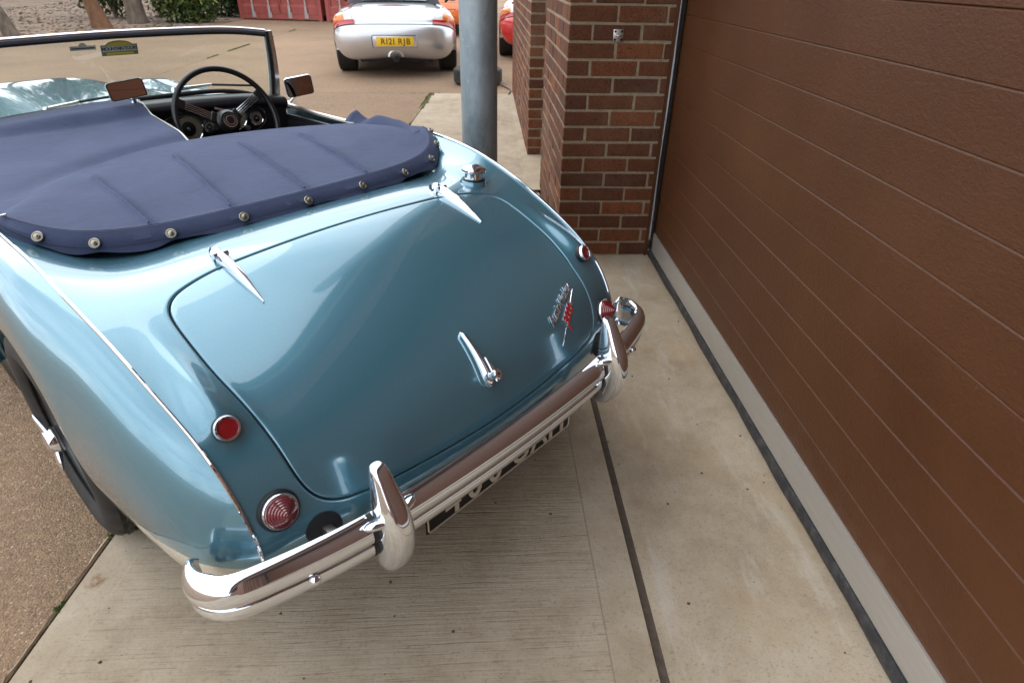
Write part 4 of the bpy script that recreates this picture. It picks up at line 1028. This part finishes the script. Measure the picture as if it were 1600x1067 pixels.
# driver's side edge turns under at the crest; passenger side continues to the screen
ov_ = KR + np.array([0, .012, -.012]); ov2 = KR + np.array([0, .006, -.05])
cover_rows = rows + [ov_, ov2]
cover = G().grid(cover_rows, flip=True).build('tonneau_cover', 'canvas', car, True, 32)
NT = len(cover_rows) - 2 - 41
for (u0, sl) in RID:
    wl = []
    for ia, a in enumerate(np.linspace(0, 1, 42)[1:]):
        if a > .80: break
        r_ = cover_rows[NT + ia]; uc = u0 + .085 * (a - .35) * (1 if u0 > -.3 else .2); i_ = int(np.argmin(np.abs(r_[:, 0] - uc)))
        f_ = (uc - r_[i_, 0]); j_ = min(len(r_) - 1, i_ + 1) if f_ > 0 else max(0, i_ - 1); d_ = abs(r_[j_, 0] - r_[i_, 0]) + 1e-9; p_ = r_[i_] + (r_[j_] - r_[i_]) * min(1, abs(f_) / d_); wl.append(p_ - np.array([0, 0, .0008]))
    G().tube(smooth_curve(wl, 40), .0030, 8).build('cover_welt', 'canvas', cover)
st1 = FOLD + np.array([0, .0045, .0030]); G().tube(st1[8:-8], .0007, 4).build('fold_stitch', 'canvas_lining', cover)
# passenger half
nb_ = 141; bl_ = bb[:nb_]; Kl = KR[:nb_] + np.array([0, .0, -.0005]); fr0 = []
ue = np.linspace(-.600, .022, nb_); Lw = 1.028 - .045 * (np.abs(ue) / .6)**2; Lz = .846 + .046 * np.maximum(0, 1 - (ue / .62)**2)**.6 + .007
Lp = np.stack([ue, Lw, Lz + .004], 1); rows = []
for a in np.linspace(0, 1, 40):
    p = Kl * (1 - a) + Lp * a; sag = -.020 * math.sin(math.pi * a)**.8 * np.cos(np.clip(bl_ + .45, -.55, .55) * 2.2)
    crestdrop = -.018 * math.exp(-((a - .10) / .075)**2) * np.clip((bl_ + 1) * 2, 0, 1); p[:, 2] += sag + crestdrop + wrinkle(p[:, 0] * .7, p[:, 1] * .7, .006) * math.sin(math.pi * a)
    p[:, 2] += .006 * np.exp(-((p[:, 0] + .10) / .05)**2) * math.exp(-((a - .93) / .08)**2)
    dz_ = .846 + .046 * np.maximum(0, 1 - (p[:, 0] / .62)**2)**.6 + .011; k_ = np.clip((p[:, 1] - .84) / .06, 0, 1); p[:, 2] = p[:, 2] * (1 - k_) + np.maximum(p[:, 2], dz_) * k_
    rows.append(p)
rows.append(Lp + np.array([0, .004, -.02]))
side_ = np.array(rows)
# outer skirt on the left
o_ = side_[:, :1, :] + np.array([-.022, 0, -.010]); o2 = side_[:, :1, :] + np.array([-.034, 0, -.035]); side_ = np.concatenate([o2, o_, side_], 1)
e = side_[:, -1:, :] + np.array([.006, 0, -.004]); e2 = side_[:, -1:, :] + np.array([.004, 0, -.028]); side_ = np.concatenate([side_, e, e2], 1)
G().grid(side_, flip=True).build('cover_front_panel', 'canvas', cover, True, 50)
zp = [np.array(rows[k][-1]) + np.array([.005, 0, .001]) for k in range(len(rows) - 1)]
G().tube(zp, .0028, 6).build('cover_zip', 'satin_metal', cover)
# folded driver flap, tucked on the right
P = []
for f in np.linspace(0, 1, 40):
    w = .405 - .36 * f; u = .585 + .035 * math.sin(f * 2.6); hgt = .016 + .014 * math.sin(f * 3.0 + .3) + .016 * math.exp(-((f - .05) / .04)**2) - .016 * math.exp(-((f - .20) / .06)**2) + .0012 * math.sin(f * 21); zb = .828
    P.append([(u - .05, w, zb + .012), (u - .03, w + .004, zb + hgt * .9 + .006), (u - .008, w + .004, zb + hgt + .010), (u + .014, w, zb + hgt * .55), (u + .026, w - .004, zb - .006), (u + .02, w, zb - .03)])
G().grid(P).build('folded_flap', 'canvas', cover, True, 60)
# stitched hem line and studs
hem = (SK1 * .55 + EDGE * .45) + np.array([0, -.0045, .002]); G().tube(hem[6:-6], .0008, 4).build('hem_stitch', 'canvas_lining', cover)
studs = [tuple(SK1[i] + np.array([0, -.006, .0015])) for i in [int(np.argmin(np.abs(SK1[:, 0] - u_))) for u_ in (-.585, -.500, -.355, -.180, 0, .180, .355, .500, .585, .625)]]
for (u, w, z) in studs:
    ax = Vector((u * .75, -.70, .62)).normalized(); c = Vector((u, w, z)) 
    sd = G().lathe([(.0118, -.004), (.0120, .0006), (.0108, .0020), (.0092, .0020), (.0078, .0004), (.0058, .0004), (.0058, .0052), (.0042, .0058), (.0040, .0080), (.0026, .0088), (.0001, .0089)], c, ax, 20).build('cover_stud', 'brass_stud', cover, True, 30)
for c in ((-.058, .985, .892), (-.625, .03, .862)):
    bevbox('turn_button', (.030, .006, .006), 'chrome', cover, .002, 2, c, Matrix.Rotation(R(15), 3, 'Z')); G().tube([Vector(c), Vector(c) + Vector((0, 0, .014))], .004, 8).build('turn_button_post', 'chrome', cover)

# ================================================================== POLE AND TYRE
pole = thing('steel_post', 'round galvanised steel post between roadster and brick wall', 'post', (-.4085, -.20, 0))
PRAD = .0805
G().lathe([(PRAD, .0), (PRAD, 2.0), (PRAD, 4.2), (PRAD * .9, 4.21), (.0001, 4.22)], (0, 0, 0), (0, 0, 1), 48).build('shaft', 'galvanised', pole)
G().lathe([(PRAD + .06, .0045), (PRAD + .055, .016), (PRAD + .012, .022), (PRAD + .001, .024)], (0, 0, 0), (0, 0, 1), 40, cap=False).build('footing', 'concrete_smooth', pole)
lt = thing('loose_tyre', 'worn black tyre lying flat on the yard behind the post', 'tyre', (-.47, 5.80, 0))
pr = [(.19, .03), (.20, .012), (.25, .003), (.295, .010), (.318, .035)]
for k in range(5): a = .035 + k * .030; pr += [(.325, a + .003), (.325, a + .022), (.318, a + .024), (.318, a + .030)]
pr += [(.318, .190), (.295, .205), (.25, .212), (.20, .203), (.19, .185)]
G().lathe(pr, (0, 0, 0), (0, 0, 1), 56, cap=False).build('tread', 'tyre_rubber', lt, True, 40)
G().lathe([(.19, .03), (.21, .06), (.21, .155), (.19, .185)], (0, 0, 0), (0, 0, 1), 40, cap=False).build('inner_wall', 'black_rubber', lt)
g = G().tube(smooth_curve([(-.16, 5.62, .012), (-.10, 5.45, .010), (-.055, 5.1, .03), (-.09, 4.85, .03)], 20), .007, 6); o = g.build('cable', 'black_rubber'); tag(o, 'short black cable end lying by the wall base near the tyre', 'cable')

# ================================================================== OTHER CARS
def wheel_simple(parent, u, w, sg, r=.305, tw=.125):
    wh = bpy.data.objects.new('wheel', None); link(wh, parent); wh.location = (u, w, r)
    pr = [(r * .68, -tw), (r * .86, -tw - .006), (r * .96, -tw + .004)]
    n = 6
    for k in range(n): a = -tw + .012 + k * (2 * tw - .024) / n; b = a + (2 * tw - .024) / n; pr += [(r, a), (r, b - .010), (r - .008, b - .009), (r - .008, b - .001)]
    pr += [(r * .96, tw - .004), (r * .86, tw + .006), (r * .68, tw)]
    G().lathe(pr, (0, 0, 0), (sg, 0, 0), 48, cap=False).build('tyre', 'tyre_rubber', wh, True, 30)
    g = G().lathe([(r * .68, -.05), (r * .68, tw * .7), (r * .62, tw * .75), (r * .60, tw * .4), (.06, tw * .45), (.05, tw * .7), (.0001, tw * .72)], (0, 0, 0), (sg, 0, 0), 30); g.build('alloy', 'satin_metal', wh)
PZ = .472
def modern_car(name, label, loc, rotz, pm, plate=None, group=None):
    c = thing(name, label, 'car', loc, rotz, group)
    RW_ = [[(0, .0, .90), (.45, .0, .89), (.62, .0, .85), (.78, .0, .79), (.845, .0, .67)],
           [(0, -.40, .868), (.45, -.40, .858), (.64, -.38, .82), (.79, -.35, .745), (.85, -.30, .63)],
           [(0, -.66, .815), (.43, -.655, .808), (.66, -.655, .790), (.80, -.56, .738), (.848, -.38, .60)],
           [(0, -.79, .745), (.43, -.77, .738), (.66, -.725, .725), (.795, -.615, .678), (.848, -.42, .57)],
           [(0, -.83, .690), (.43, -.81, .686), (.66, -.745, .668), (.795, -.62, .615), (.848, -.43, .53)],
           [(0, -.885, .630), (.43, -.865, .628), (.66, -.795, .610), (.80, -.65, .565), (.848, -.44, .48)],
           [(0, -.905, .50), (.43, -.885, .50), (.66, -.815, .485), (.80, -.665, .46), (.845, -.44, .42)],
           [(0, -.885, .38), (.43, -.865, .375), (.66, -.795, .36), (.785, -.655, .37), (.835, -.44, .40)],
           [(0, -.83, .295), (.43, -.80, .265), (.66, -.73, .262), (.76, -.61, .305), (.82, -.44, .365)],
           [(0, -.76, .255), (.43, -.73, .225), (.64, -.67, .240), (.735, -.56, .29), (.79, -.43, .36)]]
    A = np.array(RW_); 
    ft = NS(np.arange(10), A.reshape(10, -1))
    def Q(s, t): return NS([-4, -3, -2, -1, 0, 1, 2, 3, 4], np.concatenate([(ft(t).reshape(5, 3) * [-1, 1, 1])[::-1][:-1], ft(t).reshape(5, 3)]))(s)
    ss = np.linspace(-4, 4, 65); P = [Q(ss, t) for t in np.linspace(0, 9, 61)]
    body = G().grid(P).build('rear_body', pm, c, True, 60)
    # front half: sections
    rows = []
    for w, zc, zs_, hw, zb in ((.0, .90, .67, .845, .2), (.6, .90, .68, .84, .17), (1.2, .90, .68, .835, .17), (1.7, .86, .68, .84, .17), (2.3, .78, .66, .84, .2), (2.7, .66, .58, .80, .2), (2.95, .52, .46, .66, .22), (3.05, .38, .36, .5, .24)):
        rows.append([(x * hw, w, z) for x, z in ((-.97, zb), (-1, (zs_ + zb) / 2), (-1, zs_), (-.90, zs_ + (zc - zs_) * .55), (-.70, zc - (zc - zs_) * .2), (-.4, zc), (0, zc + .01), (.4, zc), (.70, zc - (zc - zs_) * .2), (.90, zs_ + (zc - zs_) * .55), (1, zs_), (1, (zs_ + zb) / 2), (.97, zb))])
    A2 = np.array(rows); xx = chord([(r_[6][1], r_[6][2], 0) for r_ in rows]); A2 = NS(xx, A2.reshape(len(rows), -1))(np.linspace(0, xx[-1], 40)).reshape(40, 13, 3)
    A2 = np.array([NS(np.arange(13), r_)(np.linspace(0, 12, 49)) for r_ in A2]); G().grid(A2, flip=False).build('front_body', pm, c, True, 60)
    # rear quarter panels over the wheels
    for sg in (-1, 1):
        P = []
        for k in range(25):
            a = math.pi * k / 24; x, z = .34 * math.cos(a), .31 + .34 * math.sin(a); P.append([(sg * .80, x, z), (sg * .852, x, z), (sg * .852, x * 1.35, min(.68, z + .05 + .02))])
        G().grid(P).build('wheel_arch', pm, c, True, 50)
    # lamps: lens patches on the surface, just proud of it
    for sg in (-1, 1):
        def patch(nm, s0, s1, t0, t1, mat, par, tilt=0):
            P = [[Q([sg * s], t)[0] + np.array([sg * .006, -.009, .010]) for s in np.linspace(s0 + tilt * (t1 - t), s1, 12)] for t in np.linspace(t0, t1, 8)]
            return G().grid(P, flip=(sg < 0)).build(nm, mat, par, True, 60)
        tl = patch('tail_lamp', 1.30, 3.40, 3.25, 4.28, 'lens_red', c)
        patch('indicator_lens', 1.98, 3.40, 1.85, 3.24, 'lens_orange', tl); patch('reversing_lens', 1.36, 1.97, 2.25, 3.24, 'lens_clear', tl, .25)
    # shut lines
    G().tube([Q([s], 4.3)[0] + np.array([0, -.002, .001]) for s in np.linspace(-3.6, 3.6, 60)], .004, 5).build('bumper_line', 'black_trim', c)
    for sg in (-1, 1): G().tube([Q([sg * (1.35 + .25 * f)], 4.25 - 3.6 * f)[0] + np.array([0, 0, .001]) for f in np.linspace(0, 1, 14)], .003, 5).build('lid_line', 'black_trim', c)
    # third brake lamp
    P = [[(x, -.36 + dy - .05 * abs(x / .23)**2 * 0, .874 + dz - .01 * (abs(x) / .23)**2) for dy, dz in ((.012, .004), (-.004, .010), (-.016, -.002))] for x in np.linspace(-.22, .22, 12)]
    G().grid(P).build('brake_lamp', 'lens_ruby', c)
    # plate recess and plate
    bevbox('plate_recess', (.60, .03, .155), pm, c, .012, 3, (.0, -.892, PZ)); 
    G().tube([(x, -.9085, z) for x, z in ((-.295, PZ - .073), (-.305, PZ - .043), (-.305, PZ + .062), (-.29, PZ + .075), (.29, PZ + .075))], .0045, 6).build('recess_shadow', 'black_trim', c)
    if plate:
        pl_ = bevbox('number_plate', (.50, .006, .112), 'plate_yellow', c, .002, 2, (0, -.912, PZ)); [text_mesh(ch_, .104, .0006, 'plate_ink', pl_, 'plate_character', frame((x_, -.916, PZ - .003), (1, 0, 0), (0, -1, 0)), offset=.0012) for ch_, x_ in zip(plate.replace(' ', ''), (-.160, -.108, -.062, -.016, .070, .125, .178))]
    # exhaust
    ex = G().lathe([(.042, -.05), (.042, .004), (.037, .008), (.035, -.006), (.0001, -.02)], (0, -.850, .250), (0, -1, 0), 28).build('exhaust', 'wire_grey', c); ex.scale = (1.0, 1, 1)
    G().lathe([(.036, .0), (.0001, .001)], (0, -.852, .250), (0, -1, 0), 20).build('exhaust_bore', 'dark_void', c)
    G().grid([[(.085 * math.cos(a) * k, -.868 - .006 * (k < 1.15), .268 + .085 * math.sin(a) * k) for k in (1.0, 1.12, 1.3)] for a in np.linspace(.1, math.pi - .1, 20)]).build('exhaust_surround', pm, c)
    bevbox('under_tray', (1.0, .5, .10), 'dark_void', c, .02, 2, (0, -.50, .25)); bevbox('floor', (1.5, 3.0, .10), 'dark_void', c, .02, 2, (0, 1.3, .22))
    # folding roof and rear window
    P = []
    for w, z, hw in ((-.03, .895, .60), (.10, .99, .60), (.28, 1.12, .57), (.55, 1.20, .55), (.95, 1.225, .54), (1.15, 1.20, .55)):
        P.append([(-hw - .07, w + .03, .86), (-hw - .03, w + .01, .86 + (z - .86) * .55), (-hw * .8, w, z - .02), (0, w - .02, z), (hw * .8, w, z - .02), (hw + .03, w + .01, .86 + (z - .86) * .55), (hw + .07, w + .03, .86)])
    A3 = np.array([NS(np.arange(7), r_)(np.linspace(0, 6, 37)) for r_ in P]); A3 = NS(np.arange(6), A3.reshape(6, -1))(np.linspace(0, 5, 30)).reshape(30, 37, 3); G().grid(A3).build('soft_top', 'fabric_top', c, True, 60)
    P = [[(x * (1 - .06 * f), -.012 + .20 * f - .02 * (1 - (x / .5)**2) - .006, .925 + .15 * f - .006 * (x / .46)**2 + .006) for x in np.linspace(-.46, .46, 14)] for f in np.linspace(0, 1, 6)]
    G().grid(P).build('rear_window', 'hood_window', c)
    P = [[(-.60, 1.15, 1.19), (0, 1.12, 1.215), (.60, 1.15, 1.19)], [(-.70, 1.72, .89), (0, 1.78, .90), (.70, 1.72, .89)]]; G().grid(P).build('windscreen', 'hood_window', c)
    for sg in (-1, 1):
        bm = bmesh.new(); bmesh.ops.create_uvsphere(bm, u_segments=20, v_segments=12, radius=1); bmesh.ops.scale(bm, vec=(.10, .07, .062), verts=bm.verts); bmesh.ops.translate(bm, vec=(sg * .90, 1.18, .93), verts=bm.verts)
        mo = from_bm('door_mirror', bm, pm, c, True); G().tube([(sg * .78, 1.22, .86), (sg * .86, 1.2, .91)], .02, 8).build('mirror_arm', 'black_trim', mo)
        wheel_simple(c, sg * .735, 0, sg); wheel_simple(c, sg * .735, 2.3, sg)
        bevbox('seat_roll', (.30, .10, .12), 'black_vinyl', c, .04, 3, (sg * .3, .42, .93))
    return c
modern_car('silver_car', 'silver two-seat sports car with yellow plate parked rear towards us', (-1.675, 7.06, 0), R(5.5), 'silver_paint', 'R121 RJB')
modern_car('red_car', 'bright red car mostly hidden behind the end of the brick wall', (.755, 9.0, 0), R(-3), 'red_paint')
modern_car('orange_car', 'orange car glimpsed between silver sports car and galvanised post', (-1.22, 13.2, 0), R(-4), 'orange_paint')

# ================================================================== CONTAINERS, TREES
def container(x, y, rot, label):
    c = thing('shipping_container', label, 'container', (x, y, 0), rot, 'red shipping containers')
    W_, H_ = 2.44, 2.59; g = G()
    g.box(-W_ / 2, W_ / 2, .06, 6.0, .12, H_); g.build('box_body', 'container_red', c, False)
    for sx in (-1, 1): G().box(sx * W_ / 2 - (.10 if sx > 0 else 0), sx * W_ / 2 + (.10 if sx < 0 else 0), -.02, .058, .0, H_).build('corner_post', 'container_red', c, False)
    G().box(-W_ / 2 + .10, W_ / 2 - .10, -.015, .058, .03, .15).build('sill', 'container_red', c, False); G().box(-W_ / 2 + .10, W_ / 2 - .10, -.015, .058, H_ - .12, H_).build('header', 'container_red', c, False)
    for sx in (-1, 1):
        a, b = (-W_ / 2 + .11, -.012) if sx < 0 else (.012, W_ / 2 - .11)
        zz = [.16]; prf = []
        for k in range(5):
            z0_ = .20 + k * .46; prf += [(0, z0_), (0, z0_ + .14), (.04, z0_ + .20), (.04, z0_ + .36), (0, z0_ + .42)]
        prf = [(0, .155)] + prf + [(0, H_ - .13)]
        dr = G().grid([[(x_, y_, z_) for y_, z_ in prf] for x_ in (a, b)], flip=True).build('door', 'container_red', c, False)
        G().box(a, a + .03, -.012, -.001, .155, H_ - .13).build('door_edge', 'container_red', dr, False); G().box(b - .03, b, -.012, -.001, .155, H_ - .13).build('door_edge', 'container_red', dr, False)
        for f in (.30, .74) if sx < 0 else (.26, .70):
            x_ = a + (b - a) * f; lb = G().tube([(x_, -.05, .10), (x_, -.05, H_ - .08)], .021, 8).build('lock_bar', 'bar_grey', dr)
            G().box(x_ - .05, x_ + .05, -.045, -.016, .06, .20).build('bar_keeper', 'bar_grey', dr, False); G().box(x_ - .03, x_ + .03, -.065, -.035, .19, .36).build('bar_bracket', 'bar_grey', dr, False)
    return c
ra = math.atan2(15.75 - 16.75, -4.80 + 7.25)
container(-6.06, 16.55, R(-11), 'faded red shipping container beside the hedge, doors facing the yard')
container(-3.52, 15.98, R(-11), 'faded red shipping container behind the silver sports car')

def leaf_cloud(name, blobs, n, size, parent, dark=0.0):
    V = []; F = []; tone = []; rs = np.random.RandomState(len(blobs) * 7 + n)
    wts = np.array([b[3] * b[4] * b[5] for b in blobs]); wts /= wts.sum()
    for i in rs.choice(len(blobs), n, p=wts):
        cx, cy, cz, rx, ry, rz = blobs[i]; d_ = rs.normal(size=3); d_ /= np.linalg.norm(d_); rad = rs.rand()**.28 * (1 + .16 * rs.normal())
        p = np.array([cx, cy, cz]) + d_ * rad * [rx, ry, rz]
        if p[2] < .01: continue
        a = rs.normal(size=3); a /= np.linalg.norm(a); b = np.cross(a, rs.normal(size=3)); b /= np.linalg.norm(b); s_ = size * rs.uniform(.6, 1.5)
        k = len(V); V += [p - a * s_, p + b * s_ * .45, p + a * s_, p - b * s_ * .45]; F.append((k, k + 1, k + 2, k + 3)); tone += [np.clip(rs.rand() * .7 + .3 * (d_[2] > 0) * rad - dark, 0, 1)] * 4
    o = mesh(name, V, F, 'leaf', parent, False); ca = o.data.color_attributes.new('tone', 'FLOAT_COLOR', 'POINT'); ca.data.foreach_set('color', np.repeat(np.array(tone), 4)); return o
def trunk(name, pts, rad, mat, parent, rough=.12):
    g = G(); g.tube(smooth_curve(pts, 16), np.interp(np.linspace(0, 1, 16), np.linspace(0, 1, len(rad)), rad), 14); rs = random.Random(len(pts)); g.V = [tuple(c + rough * .1 * rs.uniform(-1, 1) for c in v) for v in g.V]; return g.build(name, mat, parent)
def bush(x, y, label, blobs, n, size, dark=0):
    b = thing('bush', label, 'bush', (x, y, 0)); leaf_cloud('crown', blobs, n, size, b, dark)
    for k in range(4): trunk('trunk', [(0, 0, 0), (.12 * math.cos(k * 1.7), .12 * math.sin(k * 1.7), .5), (.35 * math.cos(k * 1.7), .3 * math.sin(k * 1.7), 1.2)], [.04, .03, .012], 'bark', b); 
    return b
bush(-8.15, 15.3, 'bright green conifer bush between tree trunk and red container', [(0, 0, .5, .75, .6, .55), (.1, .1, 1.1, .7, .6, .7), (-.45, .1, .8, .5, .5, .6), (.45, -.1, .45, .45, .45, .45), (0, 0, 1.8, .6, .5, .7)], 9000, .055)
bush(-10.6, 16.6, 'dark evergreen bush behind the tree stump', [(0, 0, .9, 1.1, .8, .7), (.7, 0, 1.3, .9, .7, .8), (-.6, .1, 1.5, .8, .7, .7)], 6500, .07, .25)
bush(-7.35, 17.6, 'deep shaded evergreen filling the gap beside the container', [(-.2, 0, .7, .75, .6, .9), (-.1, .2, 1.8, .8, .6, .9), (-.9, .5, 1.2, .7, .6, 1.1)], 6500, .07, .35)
tr = thing('tree', 'grey barked tree standing left of the green bush', 'tree', (-9.15, 14.75, 0))
trunk('trunk', [(0, 0, -.02), (-.01, .02, .5), (-.05, .05, 1.5), (.02, .1, 3.2), (.1, .1, 5.0)], [.24, .165, .15, .12, .06], 'bark', tr)
for k in range(9):
    a = k * 2.4; z = 2.2 + k * .3; trunk('limb', [(0, .06, z), (.5 * math.cos(a), .5 * math.sin(a), z + .6), (1.3 * math.cos(a), 1.3 * math.sin(a), z + 1.3)], [.06, .04, .012], 'bark', tr)
leaf_cloud('crown', [(1.0 * math.cos(k * 1.3), 1.0 * math.sin(k * 1.3), 3.6 + .3 * k, .8, .8, .6) for k in range(8)], 5000, .06, tr)
st_ = thing('tree_stump', 'reddish brown leaning tree stump sawn off at the top', 'tree stump', (-9.33, 13.3, 0))
trunk('trunk', [(.05, 0, -.02), (.0, .02, .25), (-.09, .05, .62), (-.14, .08, .92)], [.235, .18, .145, .135], 'stump_wood', st_, .1)
G().lathe([(.135, -.005), (.12, .006), (.0001, .008)], (-.14, .08, .922), (-.15, .1, 1), 20).build('sawn_top', 'stump_wood', st_)
lt_ = thing('leaning_trunk', 'leaning bare trunk at the left edge of the verge', 'tree', (-10.05, 11.3, 0))
trunk('trunk', [(0, 0, -.02), (-.12, .02, .35), (-.36, .05, 1.0), (-.75, .1, 2.2), (-1.2, .2, 3.8)], [.15, .105, .095, .08, .04], 'bark', lt_)
leaf_cloud('crown', [(-1.2 + .5 * math.cos(k * 2), .2 + .5 * math.sin(k * 2), 3.6 + .25 * k, .6, .6, .4) for k in range(5)], 2200, .06, lt_)
moss([(-9.75, 11.1, .5, .5), (-10.3, 11.0, .5, .6), (-9.0, 13.0, .4, .6), (-8.6, 13.6, .3, .6)], 'moss_patch', 'green moss around the trunks along the verge edge')
# fallen leaves and litter on the verge
g = G()
for _ in range(2600):
    x = random.uniform(-16, -7.4); y = random.uniform(10.4, 24)
    if x > -9.3 + (y - 9.6) * .36 - .05: continue
    a = random.random() * 6.3; s_ = random.uniform(.02, .06); c_, n_ = math.cos(a) * s_, math.sin(a) * s_
    g.add([(x + c_, y + n_, .022), (x - n_ * .5, y + c_ * .5, .022 + s_ * .4), (x - c_, y - n_, .023), (x + n_ * .5, y - c_ * .5, .022 + s_ * .2)], [(0, 1, 2, 3)])
o = stuff(g.build('leaf_litter', 'stump_wood', None, False)); tag(o, 'brown fallen leaves strewn over the verge', 'leaves')

tall_labels = ['tall tree far left beyond the verge', 'second tall tree beyond the verge, next to the far left one', 'tall tree beyond the verge behind the leaning trunk', 'tall tree beyond the verge behind the dark bush']
for k, (x, y, h) in enumerate(((-31, 12, 13), (-28.5, 17.5, 14.5), (-25, 23, 13.5), (-20, 28, 14))):
    t_ = thing('tall_tree', tall_labels[k], 'tree', (x, y, 0), 0, 'tall trees beyond the verge')
    trunk('trunk', [(0, 0, -.05), (.1, .05, 2), (.0, .2, 6), (.2, .2, h)], [.45, .33, .24, .05], 'bark', t_, .2)
    for q in range(16):
        a = q * 2.4 + k; z = 3.0 + q * (h - 4.5) / 16; L_ = 2.6 * (1 - .5 * q / 16)
        trunk('limb', [(0, .1, z), (.5 * L_ * math.cos(a), .5 * L_ * math.sin(a), z + .7), (L_ * math.cos(a), L_ * math.sin(a), z + 1.8)], [.12, .07, .02], 'bark', t_, .1)
    leaf_cloud('crown', [(1.8 * math.cos(q * 1.9), 1.8 * math.sin(q * 1.9), 3.6 + (h - 4.2) * q / 9, 1.7, 1.7, 1.1) for q in range(10)], 6500, .20, t_, .1)
